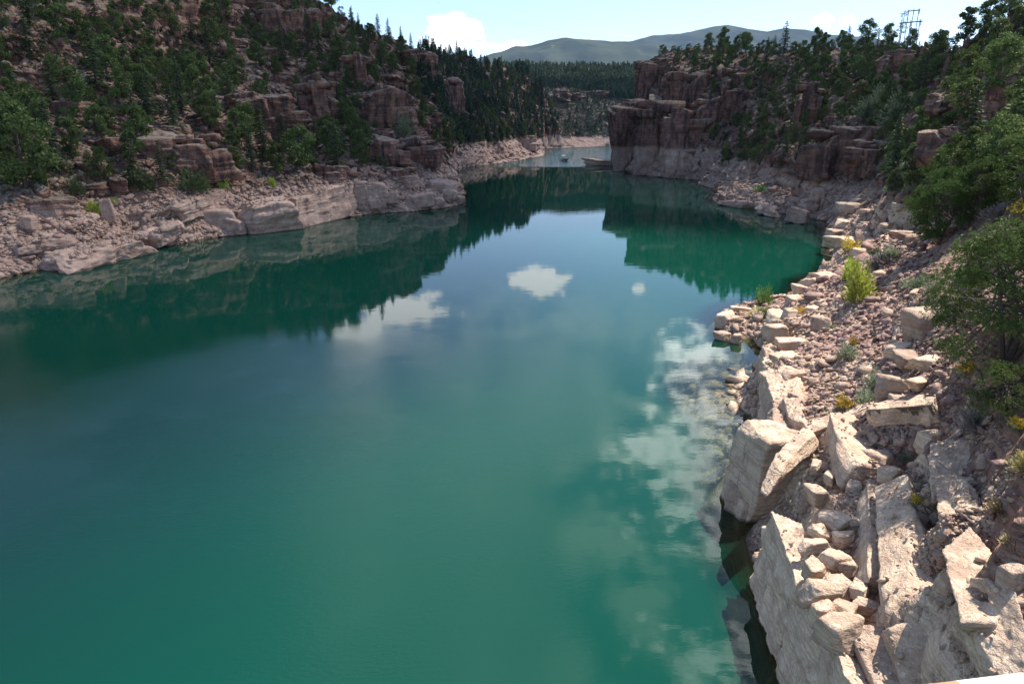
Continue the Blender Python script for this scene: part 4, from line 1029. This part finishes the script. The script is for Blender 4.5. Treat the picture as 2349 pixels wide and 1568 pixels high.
def juniper(seed, h=7., w=6.5, n=20000, leaf=.15, mat=None, lobes=46):
    rs = np.random.default_rng(seed); tb = MB(); C = []; D = []
    k0 = 4
    stems = []
    for k in range(k0):
        a = rs.uniform(0, 6.283); tip = np.array([math.cos(a)*w*.28, math.sin(a)*w*.28, h*rs.uniform(.6, .85)])
        mid = tip*[.45, .45, .5]+rs.normal(0, .2, 3)
        tb.tube([(0, 0, -.6), tuple(mid*.4+[rs.normal(0, .1), 0, 0]), tuple(mid), tuple(tip)], [.20, .16, .10, .03], 7); stems.append((mid, tip))
    per = n//lobes
    for k in range(lobes):
        zf = rs.uniform(.06, 1.0); env = (1-abs(zf-.45)**2*2.0)
        a = rs.uniform(0, 6.283); rr_ = w*.5*max(.15, env)*rs.uniform(.45, 1)**.6
        c = np.array([math.cos(a)*rr_, math.sin(a)*rr_, zf*h]); m_, t_ = stems[k % k0]
        b0 = m_+(t_-m_)*rs.uniform(0, .8)
        tb.tube([tuple(b0), tuple((b0+c)/2+rs.normal(0, .15, 3)), tuple(c)], [.06, .04, .012], 5)
        s_ = rs.uniform(.09, .16)*w
        # tufts: short sprays radiating from twigs
        nt_ = per//12
        d = rs.normal(0, 1, (nt_, 3)); d /= np.linalg.norm(d, axis=1, keepdims=True)
        tc = c+d*s_*rs.uniform(.3, 1.1, (nt_, 1))*[1, 1, .75]
        for q in range(12):
            dd = d*.6+np.array([0, 0, .5])+rs.normal(0, .6, (nt_, 3)); dd /= np.linalg.norm(dd, axis=1, keepdims=True)
            C.append(tc+dd*leaf*1.1); D.append(dd)
    C = np.concatenate(C); D = np.concatenate(D)
    V, F = quads(C, rs.uniform(.7, 1.4, len(C))*leaf, .42, 0, seed, D)
    return mesh_np('crown', V, F, mat or M_JUN, False), tb.mesh('trunk', M_BARK)
def bush(seed, n=500, leaf=.10, mat=None, up=1.2, flowers=None, tall=1.0, spread=1.):
    """a bush about 1 m wide and .8 m tall"""
    rs = np.random.default_rng(seed)
    d = rs.normal(0, 1, (n, 3)); d[:, 2] = np.abs(d[:, 2])*up; d /= np.linalg.norm(d, axis=1, keepdims=True)
    lump = 1+.25*np.sin(d[:, 0]*5+seed)+.2*np.sin(d[:, 1]*7+seed*2)
    r_ = (rs.uniform(.12, 1, n)**.5)[:, None]*lump[:, None]
    C = d*r_*[.5*spread, .5*spread, .62*tall]
    V, F = quads(C, rs.uniform(.7, 1.4, n)*leaf, .35, 0, seed, d*.8+[0, 0, .5])
    tb = MB()
    for k in range(9):
        a = rs.uniform(0, 6.28); tb.tube([(0, 0, -.1), (math.cos(a)*.12, math.sin(a)*.12, .2*tall), (math.cos(a)*.32*spread, math.sin(a)*.32*spread, .45*tall)], [.02, .014, .005], 4)
    fm = None
    if flowers:
        top = C[(C[:, 2] > .24*tall) & (r_[:, 0] > .6)]
        V2, F2 = quads(np.repeat(top, 2, 0)+rs.normal(0, .02, (len(top)*2, 3)), np.full(len(top)*2, leaf*.75), .9, 0, seed+1); fm = mesh_np('flowers', V2, F2, flowers, False)
    return mesh_np('leaves', V, F, mat or M_SAGE, False), tb.mesh('stems', M_GREY), fm

PIN = [pinyon(300+i, w=rnd.uniform(5.2, 7.0), h=rnd.uniform(6.6, 8.6)) for i in range(7)]
FIR = [fir(400+i, h=14, w=rnd.uniform(5.6, 7.6), leaf=.6) for i in range(5)]
JUN = [juniper(500+i, h=rnd.uniform(5, 6.4), w=rnd.uniform(4.6, 5.6), n=5200, leaf=.26, mat=M_JUND, lobes=24) for i in range(4)]

def plant_tree(kind, proto, p, s, label, cat, group, sz=1.0, rz=None, mats=None):
    o = empty(kind, (float(p[0]), float(p[1]), float(p[2])-.15*s), rnd.uniform(0, 6.28) if rz is None else rz, s); o.scale = (s, s, s*sz)
    c = link('crown', proto[0], o); t_ = link('trunk', proto[1], o)
    return tag(o, label, cat, group)
# short names of landmarks for telling trees apart
def short(l):
    for w_ in (' with ', ' in ', ' at ', ' above ', ' on ', ' under ', ' beside ', ' rising ', ' jutting ', ' behind ', ' halfway ', ' near ', ' below ', ' right of ', ' left of ', ' of the ', ' standing ', ' dipping ', ' among ', ' between ', ' across ', ' high ', ' just ', ' running ', ' into '):
        i = l.find(w_)
        if i > 9: l = l[:i]
    return l
LM = [(e[0], e[1]-e[3]*.5, short(e[4])) for e in OC] + [(60, 340, 'largest dark pine'), (605, 300, 'tall pointed fir'), (225, 150, 'tall feathery fir'), (320, 345, 'grey scree'), (868, 60, 'tallest skyline fir'), (1797, 60, 'ragged skyline pine'), (1942, 55, 'pointed skyline fir'), (2000, 240, 'two pale round shrubs'), (430, 150, 'upper left slope'), (20, 60, 'top left corner'), (2330, 30, 'upper right corner'), (1150, 200, 'far headland crest'), (1150, 310, 'far headland foot'), (1850, 160, 'wooded right skyline')] + [(1293, 365, 'boat'), (2095, 60, 'power poles'), (1040, 70, 'white cumulus')]
def where(px, py):
    best = min(LM, key=lambda q: math.hypot(q[0]-px, (q[1]-py)*1.1)); dx = px-best[0]; dy = py-best[1]
    rel = ('left of' if dx < 0 else 'right of') if abs(dx) > abs(dy)*.9 else ('above' if dy < 0 else 'below')
    far = math.hypot(dx, dy)
    return ('well ' if far > 90 else 'just ') + rel + ' the ' + best[2]

# trees one can pick out, placed where they stand: (px, py of the foot, height px, kind, label)
NT = [(60, 430, 190, 'P', 'largest dark pine standing above the shore at far left'), (605, 366, 125, 'F', 'tall pointed fir before the long ledged red cliff'), (225, 215, 130, 'F', 'tall feathery fir in the upper left trees'),
      (868, 92, 62, 'F', 'tallest fir standing on the left ridge skyline'), (808, 62, 42, 'F', 'dark fir where the left ridge meets the sky'), (777, 56, 34, 'F', 'first fir against the sky at the top of the left ridge'), (920, 100, 42, 'F', 'second tall fir on the left ridge skyline'), (943, 106, 40, 'F', 'slim fir right of the second tall skyline fir'),
      (965, 112, 30, 'F', 'short fir in front of the white cumulus base'), (978, 114, 34, 'F', 'narrow fir crossing the left end of the cumulus'), (991, 116, 32, 'F', 'second narrow fir before the cumulus'), (1012, 121, 32, 'F', 'lone fir under the middle of the cumulus'), (1030, 124, 28, 'F', 'thin skyline fir under the cumulus'), (1048, 126, 40, 'F', 'taller skyline fir at right of the cumulus'), (1066, 128, 26, 'F', 'last pointed fir under the cumulus'),
      (1150, 138, 26, 'F', 'fir on the far headland skyline'), (1206, 156, 20, 'F', 'small fir at the right end of the headland skyline'),
      (755, 28, 40, 'P', 'round pine against the sky at the very top left'), (512, 60, 70, 'P', 'big round pine near the top edge left of the high red cliff'), (140, 100, 80, 'P', 'broad pine near the top of the left slope'),
      (310, 370, 70, 'P', 'bushy pine above the grey scree at left'), (690, 385, 90, 'P', 'pine right of the tall pointed fir'), (650, 345, 90, 'F', 'darker fir behind the tall pointed fir'), (720, 380, 70, 'F', 'small dark fir above the pale shore wall'),
      (1797, 92, 70, 'F', 'lone ragged pine high on the right skyline'), (1942, 80, 52, 'F', 'dark pointed fir on the right skyline'), (1660, 120, 45, 'P', 'round pine on the right cliff top'), (1700, 115, 42, 'P', 'second round pine on the right cliff top'), (1625, 110, 28, 'P', 'small pine at the left edge of the right cliff top'),
      (1870, 95, 45, 'P', 'dark clump of pine on the right skyline'), (1990, 85, 50, 'P', 'wide pine on the right skyline left of the poles'), (2035, 100, 40, 'P', 'dark pine right beneath the power poles'), (2210, 55, 70, 'P', 'windswept pine near the upper right corner'), (2260, 45, 70, 'P', 'tall leaning pine at the upper right corner'), (2310, 55, 75, 'P', 'dense pine cut by the upper right corner'), (2330, 120, 90, 'P', 'pine at the right edge below the corner trees'),
      (1480, 170, 18, 'P', 'tiny pine on the highest ledge of the right cliff'), (2150, 350, 110, 'F', 'small dark fir beside the bright topped crag'), (1665, 378, 34, 'P', 'single dark pine on the ledges of the right cliff')]
occ = []
def free(p, d):
    for q in occ:
        if (q[0]-p[0])**2+(q[1]-p[1])**2 < d*d: return False
    return True
GRP = {'P': 'pinyon pines on the canyon slopes', 'F': 'fir trees on the canyon slopes', 'J': 'dark junipers on the canyon slopes'}
NM = {'P': ('pine_tree', 'pine tree'), 'F': ('fir_tree', 'fir tree'), 'J': ('juniper_tree', 'juniper')}
for px, py, hp, kd, lab in NT:
    p = cast(px, py)
    for dy in range(3, 60, 3):
        if p is not None: break
        p = cast(px, py+dy)
    if p is None: continue
    H = hp/pxm(p)*(.9 if py < 135 and px < 1300 else 1.05); pr = rnd.choice(FIR if kd == 'F' else PIN); s = H/(14 if kd == 'F' else 7.8)
    plant_tree(NM[kd][0], pr, p, s, lab, NM[kd][1], GRP[kd], 1.0 if kd == 'F' else 1.0); occ.append((p[0], p[1]))
# the rest of the open wood
ROCKY = [[(350, 300), (510, 300), (515, 420), (350, 420)], [(540, 190), (770, 170), (770, 300), (520, 300)], [(830, 200), (950, 180), (950, 320), (830, 320)], [(1410, 180), (1600, 160), (1640, 400), (1410, 400)],
         [(840, 320), (1020, 310), (1020, 480), (840, 480)], [(1850, 280), (2010, 280), (2010, 430), (1850, 430)], [(960, 200), (1060, 170), (1070, 270), (960, 270)]]
cnt = {'P': 0, 'F': 0, 'J': 0}
rs_ = random.Random(99)
def size_word(H, kd): 
    return ('small' if H < (6 if kd != 'F' else 9) else 'large' if H > (8.5 if kd != 'F' else 13) else 'mid sized')
used_lab = {}
def wood(pxr, pyr, tries, dmin, mixw, hs, keep=lambda px, py, p: True):
    for _ in range(tries):
        px = rs_.uniform(*pxr); py = rs_.uniform(*pyr); p = cast(px, py)
        if p is None or p[2] < 12.0 or p[2] > 200: continue
        r_ = math.hypot(p[0], p[1])
        if r_ > 900 or not keep(px, py, p): continue
        rocky = any(in_poly(px, py, L) for L in ROCKY)
        if rocky and rs_.random() > .10: continue
        if not free(p, dmin*(1+r_/900)): continue
        kd = rs_.choices('PFJ', mixw)[0]
        if cnt[kd] >= 290: continue
        cnt[kd] += 1; occ.append((p[0], p[1]))
        H = rs_.uniform(*hs)*(1.55 if kd == 'F' else .8 if kd == 'J' else 1)
        if rocky: H *= .55
        pr = rs_.choice({'P': PIN, 'F': FIR, 'J': JUN}[kd]); s = H/(14 if kd == 'F' else 7.6 if kd == 'P' else 5.8)
        nm = {'P': 'rounded pine', 'F': 'pointed fir', 'J': 'dark juniper'}[kd]
        plant_tree(NM[kd][0], pr, p, s, f'{size_word(H, kd)} {nm} {where(px, py)}', NM[kd][1], GRP[kd], rs_.uniform(.85, 1.15))
wood((0, 1000), (0, 460), 6500, 4.9, (6, 2, 2.5), (6.0, 10.0))
wood((940, 1275), (110, 350), 2600, 6.0, (3, 4, 1), (7, 11))
wood((1430, 2349), (20, 470), 7500, 4.0, (5, 1, 4), (5.0, 8.4), lambda px, py, p: not (px < 2000 and py > 400))
print('WOOD', cnt)
ORD = ['leftmost', 'second from left', 'third from left', 'fourth from left', 'fifth from left', 'sixth from left', 'seventh from left', 'eighth from left', 'ninth from left']
def prj(o):
    x, y, z = o.location; z -= CAMH; dd = y*cP-z*sP
    return (x/dd, -(z*cP+y*sP)/dd)
def relabel(objs):
    G = {}
    for o in objs: G.setdefault(o['label'], []).append(o)
    for lab, L in G.items():
        if len(L) < 2: continue
        w_ = lab.split()
        noun = {'pine': 'pines', 'fir': 'firs', 'juniper': 'junipers', 'ledge': 'ledges'}
        plural = ' '.join(noun.get(q, q) for q in w_[:4]) + ' ' + ' '.join(w_[4:])
        rows = 1 if len(L) <= 5 else 2 if len(L) <= 12 else 3
        L = sorted(L, key=lambda o: prj(o)[1]); n = math.ceil(len(L)/rows)
        for r_ in range(rows):
            S_ = sorted(L[r_*n:(r_+1)*n], key=lambda o: prj(o)[0])
            rw = '' if rows == 1 else (('higher ', 'lower ') if rows == 2 else ('highest ', 'middle ', 'lowest '))[r_]
            for q, o in enumerate(S_):
                if q < len(ORD):
                    t_ = f'{ORD[q]} of the {rw}{plural}'.replace('  ', ' ')
                    while len(t_.split()) > 16: t_ = t_.replace(' just', '', 1) if ' just' in t_ else t_.replace(' well', '', 1) if ' well' in t_ else ' '.join(t_.split()[:16])
                    o['label'] = t_
r3 = random.Random(5); nl = 0
for _ in range(900):
    px = r3.choice([r3.uniform(0, 1010), r3.uniform(1560, 2330)]); py = r3.uniform(90, 440); p = cast(px, py)
    if nl >= 70 or p is None or p[2] < 13 or math.hypot(p[0], p[1]) > 520 or not free(p, 5.5): continue
    nl += 1; occ.append((p[0], p[1])); k_ = pxm(p)
    o = outcrop(px, py, r3.uniform(4, 11)*k_, r3.uniform(1.6, 4.5)*k_, 'small rock ledge '+where(px, py), n=20)
    o['group'] = 'small rock ledges among the trees'
rl = [o for o in COL.objects if o.parent is None and str(o.get('label', '')).startswith('small rock ledge')]
relabel(rl)
relabel([o for o in COL.objects if o.parent is None and o.get('category') in ('pine tree', 'fir tree', 'juniper')])
# the far forest and the undergrowth, past counting
def bake_plants(name, protos, pts, scales, mat, label, cat, smooth=False):
    Vs = []; Fs = []; k = 0
    for i, p in enumerate(pts):
        V, F = protos[i % len(protos)]; a = rng.uniform(0, 6.28); c, s_ = math.cos(a), math.sin(a)
        M = np.array([[c, s_, 0], [-s_, c, 0], [0, 0, 1]])*scales[i]
        Vs.append(V@M+p); Fs.append(F+k); k += len(V)
    tag(link(name, mesh_np(name, np.concatenate(Vs), np.concatenate(Fs), mat, smooth)), label, cat, None, 'stuff')
def lowfir(seed):
    rs = np.random.default_rng(seed); n = 110; f = rs.uniform(0, 1, n); a = rs.uniform(0, 6.28, n)
    w_ = (2.6*(1-f)**.7+.3)*rs.uniform(.5, 1, n)
    C = np.stack([np.cos(a)*w_, np.sin(a)*w_, .6+f*10], -1)
    return quads(C, np.full(n, 1.5), .8, 0, seed)
LF = [lowfir(i) for i in range(8)]
fp = sample((1150, 1500), (120, 318), 9000, lambda p: math.hypot(p[0], p[1]) > 880 and p[2] > 14 and (p[2] > 70+14*math.sin(p[0]*.02) or rnd.random() < .05), 6)
bake_plants('far_forest', LF, fp[:2100], rng.uniform(.55, 1.3, 2100), M_FAR, 'dark open conifer forest covering the distant hill', 'forest')
fp = sample((960, 1280), (110, 345), 4200, lambda p: 430 < math.hypot(p[0], p[1]) < 900 and p[2] > 13, 8)
bake_plants('far_forest', LF, fp[:1300], rng.uniform(.35, .85, 1300), M_FAR, 'small dark trees filling the far left headland', 'forest')
def tuft(seed, n=26):
    rs = np.random.default_rng(seed); d = rs.normal(0, 1, (n, 3)); d[:, 2] = np.abs(d[:, 2]); d /= np.linalg.norm(d, axis=1, keepdims=True)
    return quads(d*rs.uniform(.3, 1, (n, 1))*[.7, .7, .6], np.full(n, .5), .6, 0, seed)
TF = [tuft(i) for i in range(8)]
gp = sample((0, 2349), (60, 470), 9000, lambda p: p[2] > 11.5 and 70 < math.hypot(p[0], p[1]) < 900, 9)
sc_ = rng.uniform(.5, 1.5, len(gp))*np.clip(np.hypot(gp[:, 0], gp[:, 1])/260, .5, 2.2)
h1 = len(gp)//2
bake_plants('brush', TF, gp[:h1], sc_[:h1], M_SHRUB, 'low green brush between the trees', 'brush')
bake_plants('brush', TF, gp[h1:], sc_[h1:]*.8, leaf_material('grey_brush', (.12, .135, .085), (.17, .175, .12)), 'low grey green sagebrush between the trees', 'brush')
gp = sample((1225, 1430), (170, 318), 8000, lambda p: math.hypot(p[0], p[1]) > 880 and p[2] > 12, 19)
bake_plants('brush', TF, gp, rng.uniform(1.2, 2.8, len(gp)), leaf_material('far_sage', (.10, .115, .08), (.15, .155, .11)), 'grey green scrub on the lower distant hill', 'brush')

# ------------------------------------------------------------------ bushes of the near bank and shores
B_SAGE = [bush(700+i, 900, .11, M_SAGE) for i in range(3)]
B_YEL = [bush(720+i, 700, .10, M_SAGE, flowers=M_YEL) for i in range(3)]
B_LIME = [bush(740+i, 900, .15, M_LIME, tall=1.5) for i in range(2)]
B_GRN = [bush(760+i, 1100, .10, M_MIDG, tall=1.5) for i in range(2)]
B_SHR = [bush(780+i, 1200, .10, M_SHRUB) for i in range(3)]
B_DRY = [bush(800+i, 500, .16, M_DRY, up=2.5) for i in range(2)]
B_GREY = [bush(820+i, 800, .13, M_GREY, up=1.6) for i in range(2)]
B_RUST = [bush(840, 700, .12, M_RUST)]
B_PALE = [bush(850+i, 1600, .08, leaf_material('pale_mahogany_leaves', (.17, .20, .11), (.24, .27, .15)), tall=1.5) for i in range(2)]
def shrub(px, py, wpx, hpx, kind, label, name='shrub', cat='shrub', group=None):
    p = cast(px, py)
    if p is None: return
    k = pxm(p); pr = rnd.choice(kind)
    o = empty(name, (p[0], p[1], p[2]-.05), rnd.uniform(0, 6.28)); tall = 1.5 if kind in (B_LIME, B_GRN, B_PALE) else 1.0
    sx = wpx/k; sz_ = hpx/k/(.72*tall); o.scale = (sx, sx, sz_)
    link('leaves', pr[0], o); link('stems', pr[1], o)
    if pr[2]: link('flowers', pr[2], o)
    tag(o, label, cat, group)
G1 = 'bushes on the near bank'
for a in [(1950, 584, 50, 36, B_YEL, 'yellow flowering bush overhanging the water at the cove'), (1833, 722, 34, 20, B_YEL, 'small yellow bush among the whitish boulders'), (1937, 942, 48, 38, B_YEL, 'yellow flowering bush behind the rounded slab'), (2340, 505, 50, 40, B_YEL, 'yellow flowered bush at the right edge above the big juniper'),
          (2218, 860, 46, 36, B_YEL, 'yellowish bush at the foot of the big juniper'), (2338, 990, 50, 40, B_YEL, 'yellow tipped bush low at the right edge'), (2100, 1160, 28, 32, B_YEL, 'little yellow bush in the dark fissure'), (1925, 1052, 34, 34, B_RUST, 'rusty dry bush in the gravel'), (1957, 792, 22, 22, B_YEL, 'small yellow grey tuft above the round sagebrush'),
          (1965, 690, 66, 98, B_LIME, 'lime green leafy shrub on the upper rubble'), (1948, 640, 40, 50, B_LIME, 'upper part of lime green growth by the water'), (1752, 700, 44, 52, B_GRN, 'feathery green shrub on the low spit'), (1758, 726, 40, 22, B_SHR, 'low dark green bush on the red hollow'), (1745, 722, 70, 16, B_DRY, 'dry tan grass on the low spit'),
          (2018, 612, 60, 34, B_GREY, 'grey twiggy sagebrush above the lime shrub'), (2050, 590, 70, 28, B_SAGE, 'sprawling sagebrush between slab and big juniper'), (2008, 585, 40, 20, B_SHR, 'low olive bush by the slanted slab'), (2105, 662, 62, 36, B_SAGE, 'grey green sagebrush left of the big juniper'), (2148, 672, 50, 40, B_SAGE, 'second sagebrush touching the big juniper'),
          (1942, 822, 50, 38, B_SAGE, 'round silvery sagebrush in the middle of the rubble'), (2010, 890, 54, 50, B_SAGE, 'tall pale green brush left of the thick reddish block'), (1992, 925, 70, 36, B_SAGE, 'pale brush with yellow hints behind the stained slab'), (1908, 755, 26, 14, B_SAGE, 'tiny sagebrush in the upper rubble'), (2078, 1058, 34, 24, B_SAGE, 'pale tuft growing in the shade by the fissure'),
          (2235, 990, 80, 60, B_GREY, 'grey twiggy bush above the dark streaked wall'), (2345, 1080, 80, 50, B_DRY, 'dry tangled bush at the right edge'), (2290, 1180, 70, 34, B_DRY, 'dead grass on the shaded slope'), (2320, 1250, 60, 30, B_DRY, 'second patch of dead grass on the shaded slope'),
          (2290, 505, 70, 44, B_GREY, 'grey bare twigs above the big juniper'), (2110, 440, 60, 34, B_SAGE, 'sagebrush above the red soil'), (2075, 420, 50, 26, B_SAGE, 'sagebrush left of the dark juniper'), (2050, 440, 40, 22, B_SAGE, 'lower sagebrush near the pale flat rock'), (2090, 395, 60, 26, B_SAGE, 'upper sagebrush under the right crag')]:
    shrub(*a, 'shrub', 'shrub', G1)
G2 = 'bushes on the far banks'
for a in [(215, 492, 34, 36, B_LIME, 'bright lime bush on the left shore rubble'), (262, 470, 16, 16, B_LIME, 'tiny yellow green bush right of the bright lime bush'), (514, 440, 26, 44, B_LIME, 'lime bush at the right of the curved ledge'), (625, 430, 16, 26, B_LIME, 'small lime bush above the long pale wall'), (445, 438, 80, 44, B_SHR, 'dark green spreading bush under the dark cube'), (330, 436, 56, 50, B_SHR, 'olive bush left of the dark cube foot'),
          (176, 446, 46, 40, B_SHR, 'olive bush above the bright lime bush'), (925, 312, 54, 50, B_PALE, 'pale lime tree on the slope above the grey topped block'), (1640, 440, 12, 8, B_YEL, 'yellow bush on the right pale point'), (1745, 440, 36, 16, B_MID if False else B_GRN, 'green tuft on the right pale point'), (1998, 268, 72, 66, B_PALE, 'pale grey green round shrub on the right slope'), (2056, 285, 74, 68, B_PALE, 'second pale round shrub right of the first'),
          (2050, 335, 44, 34, B_PALE, 'small pale shrub below the two pale round ones'), (1975, 225, 34, 30, B_RUST, 'rust coloured dying tree on the right slope'), (2240, 420, 60, 40, B_SAGE, 'silvery brush beside the bright topped crag')]:
    shrub(*a, 'shrub', 'shrub', G2)

# ------------------------------------------------------------------ near junipers
J1 = juniper(901, h=7.6, w=7.4, n=90000, leaf=.10, mat=M_JUN, lobes=96)
J2 = juniper(902, h=6.5, w=6.2, n=46000, leaf=.13, mat=M_JUND, lobes=60)
J3 = juniper(903, h=6.5, w=6.5, n=34000, leaf=.13, mat=M_JUN, lobes=50)
def jun(px, py, z, hpx, proto, h0, label, sx=1.0, rz=0.):
    p = pt_z(px, py, z) if z is not None else cast(px, py)
    g = float(hgt(p[0], p[1])); k = pxm(p); s = hpx/k/h0
    o = empty('juniper_tree', (p[0], p[1], g-.1), rz); o.scale = (s*sx, s*sx, s)
    link('crown', proto[0], o); link('trunk', proto[1], o)
    tag(o, label, 'juniper', 'junipers on the near bank')
    print('JUN', label, p, g, s)
jun(2300, 850, None, 330, J1, 7.6, 'big olive green juniper at the right edge above the slabs', 1.05, .5)
jun(2300, 960, None, 120, J3, 6.5, 'low spreading green juniper under the big one', 1.3, .7)
jun(2155, 548, None, 150, J2, 6.5, 'dark dense juniper on the red soil above the cove', .95, 1.)
jun(2245, 500, None, 120, J2, 6.5, 'shaded juniper right of the dark dense one', 1.1, 2.)
jun(2315, 430, None, 110, J3, 6.5, 'bright green juniper at the right edge under the shaded ones', 1.1, 2.6)
jun(2245, 400, None, 80, J3, 6.5, 'bright juniper right of the bright topped crag', 1.2, 3.3)
jun(2345, 320, None, 105, J3, 6.5, 'tall bright juniper cut by the right edge', 1.1, 4.)
# bare half dead pine beside the poles
def snag(px, py, hpx, label):
    p = cast(px, py) 
    for dy in range(3, 80, 3):
        if p is not None: break
        p = cast(px, py+dy)
    k = pxm(p); H = hpx/k; rs = np.random.default_rng(5); tb = MB(); C = []
    tb.tube([(0, 0, -1), (0, 0, H*.5), (.3, 0, H)], [.25, .16, .03], 6)
    for i in range(26):
        z0 = H*rs.uniform(.3, .97); a = rs.uniform(0, 6.28); L = rs.uniform(.8, 2.6)*(1.15-z0/H*.6)
        e = np.array([math.cos(a)*L, math.sin(a)*L, z0+L*.25]); tb.tube([(0, 0, z0), tuple(e*[.5, .5, 1]-[0, 0, .1]), tuple(e)], [.06, .04, .015], 4)
        C.append(e+rs.normal(0, .35, (22, 3)))
    V, F = quads(np.concatenate(C), np.full(26*22, .42), .5, 0, 5)
    o = empty('pine_tree', tuple(p)); link('crown', mesh_np('crown', V, F, M_FIR, False), o); tb.build('trunk', M_BARK, o)
    tag(o, label, 'pine tree', GRP['P'])
snag(2062, 98, 82, 'thin ragged pine with see through crown left of the poles')

# ------------------------------------------------------------------ power poles
def hframe(px, pyt, r, wpx, hpx, label):
    q = pt_r(px, pyt, r); k = pxm(q); w_ = wpx/k; az = math.atan2(q[0], q[1]); g = float(hgt(q[0], q[1])); H = q[2]-g
    o = empty('power_pole', (q[0], q[1], g), -az-.25)
    for s_ in (-.5, 0, .5):
        m = MB(); m.tube([(s_*w_, 0, -1), (s_*w_, 0, H)], [.15, .12], 8); m.build('pole', M_POLE, o)
    m = MB(); m.box((0, .28, H-.7), (w_*1.25, .25, .35)); m.build('cross_arm', M_POLE, o)
    for s_ in (-.55, 0, .55):
        m = MB(); m.tube([(s_*w_, .28, H-.9), (s_*w_, .28, H-2.0)], .12, 6); m.build('insulator', M_WIRE, o)
    tag(o, label, 'power pole', 'wooden power line frames')
    return q
qa = hframe(2097, 20, 330, 21, 0, 'taller three legged wooden power line frame on the right skyline')
qb = hframe(2090, 46, 290, 38, 0, 'lower wider wooden power line frame left of the taller one')
m = MB(); a = pt_r(1000, 6, 700); b = pt_r(1640, 96, 900); pts = []
for i in range(25):
    t_ = i/24; q = a*(1-t_)+b*t_; q = q-np.array([0, 0, 10*4*t_*(1-t_)]); pts.append(q)
m.tube(pts, .05, 4); tag(m.build('power_cable', M_WIRE), 'thin power cable sagging across the pale sky', 'cable')

# ------------------------------------------------------------------ pontoon boat
def boat():
    p = pt_z(1294, 370, 0); o = empty('pontoon_boat', (p[0], p[1], .0), R(14), 1.4)
    for sx in (-.95, .95):
        m = MB(); m.tube([(sx, -3.0, .18), (sx, 2.3, .18), (sx, 3.2, .42)], [.32, .32, .08], 12); m.build('pontoon', M_ALU, o, True)
    m = MB(); m.box((0, 0, .56), (2.5, 6.0, .12)); m.build('deck', M_ALU, o)
    for sx in (-1.22, 1.22):
        m = MB(); m.box((sx, 0, 1.0), (.04, 5.6, .6)); m.tube([(sx, -2.8, 1.35), (sx, 2.8, 1.35)], .03, 6); m.build('side_panel', M_TAN, o)
    m = MB(); m.box((-.7, -2.75, 1.0), (1.0, .04, .6)); m.box((.7, -2.75, 1.0), (1.0, .04, .6)); m.build('stern_panel', M_DARK, o)
    for c in ((-.85, -2.1), (.85, -1.9), (.0, 2.2)):
        m = MB(); m.box((c[0], c[1], .82), (.6, 1.0, .4)); m.box((c[0], c[1]-.4, 1.15), (.6, .18, .5)); m.build('seat', M_DARK, o)
    m = MB(); m.box((.5, .4, 1.05), (.6, .5, .85)); m.build('console', M_TAN, o)
    for sx in (-1.15, 1.15):
        for sy in (-1.9, 1.3):
            m = MB(); m.tube([(sx, sy, .6), (sx*.98, sy, 3.0)], .03, 6); m.build('canopy_post', M_ALU, o)
    m = MB(); n_ = 7; V = []; F = []
    for i in range(n_):
        x = -1.3+2.6*i/(n_-1); z = 3.02+.14*math.cos((i/(n_-1)-.5)*math.pi)
        for y_ in (-2.3, 1.7):
            V += [(x, y_, z), (x, y_, z-.10)]
    for i in range(n_-1):
        b_ = i*4; F += [(b_, b_+4, b_+6, b_+2), (b_+1, b_+3, b_+7, b_+5), (b_, b_+1, b_+5, b_+4), (b_+2, b_+6, b_+7, b_+3)]
    F += [(0, 2, 3, 1), ((n_-1)*4, (n_-1)*4+1, (n_-1)*4+3, (n_-1)*4+2)]
    m.add(V, F); m.build('canopy', M_WHITE, o)
    m = MB(); m.box((0, -3.25, .75), (.45, .5, .6)); m.box((0, -3.2, .2), (.14, .3, .9)); m.build('outboard_motor', M_DARK, o)
    # helmsman
    tag(o, 'small pontoon boat with a flat white canopy heading up the channel', 'boat')
boat()

# ------------------------------------------------------------------ railing of the viewpoint
def railing():
    A_ = ray(2053, 1568); B_ = ray(2349, 1532); a = A_*(.85/-A_[2]); b = B_*(.85/-B_[2]); d = (b-a)/np.linalg.norm(b-a); nrm = np.array([-d[1], d[0], 0])
    o = empty('railing', (0, 0, CAMH-1.9))
    c0 = a-d*.35-nrm*.06; c1 = a+d*2.4-nrm*.06; z1 = 1.9-.85
    L = np.linalg.norm(c1-c0); ang_ = math.atan2(d[1], d[0]); Rz = rotm(0, 0, ang_)
    mid = (c0+c1)/2
    V, F = cube_sphere(1) if False else (None, None)
    m = MB(); m.box((mid[0], mid[1], z1-.03), (L, .12, .06), Rz); ob = m.build('top_rail', M_RAIL, o)
    bv = ob.modifiers.new('b', 'BEVEL'); bv.width = .012; bv.segments = 3
    for t_ in (.72, .98):
        q = c0*(1-t_)+c1*t_; m = MB(); m.box((q[0], q[1], (z1-.06)/2), (.06, .06, z1-.06), Rz); m.build('post', M_RAIL, o)
    tag(o, 'pale painted rail with rust chips at the bottom right corner', 'railing')
railing()

# ------------------------------------------------------------------ haze
def haze():
    m = bpy.data.materials.new('haze_air'); m.use_nodes = True; t = m.node_tree; t.nodes.clear()
    o = N(t, 'ShaderNodeOutputMaterial'); v = N(t, 'ShaderNodeVolumePrincipled')
    v.inputs['Color'].default_value = (.42, .62, 1, 1); v.inputs['Density'].default_value = HAZE
    t.links.new(v.outputs[0], o.inputs['Volume'])
    mb = MB(); z0 = -20; z1 = 1700
    mb.box((0, 5900, (z0+z1)/2), (26000, 13000, z1-z0)); tag(mb.build('haze', m), 'thin blue air over the whole canyon', 'haze', None, 'stuff')
HAZE = 1.8e-5
if HAZE: haze()
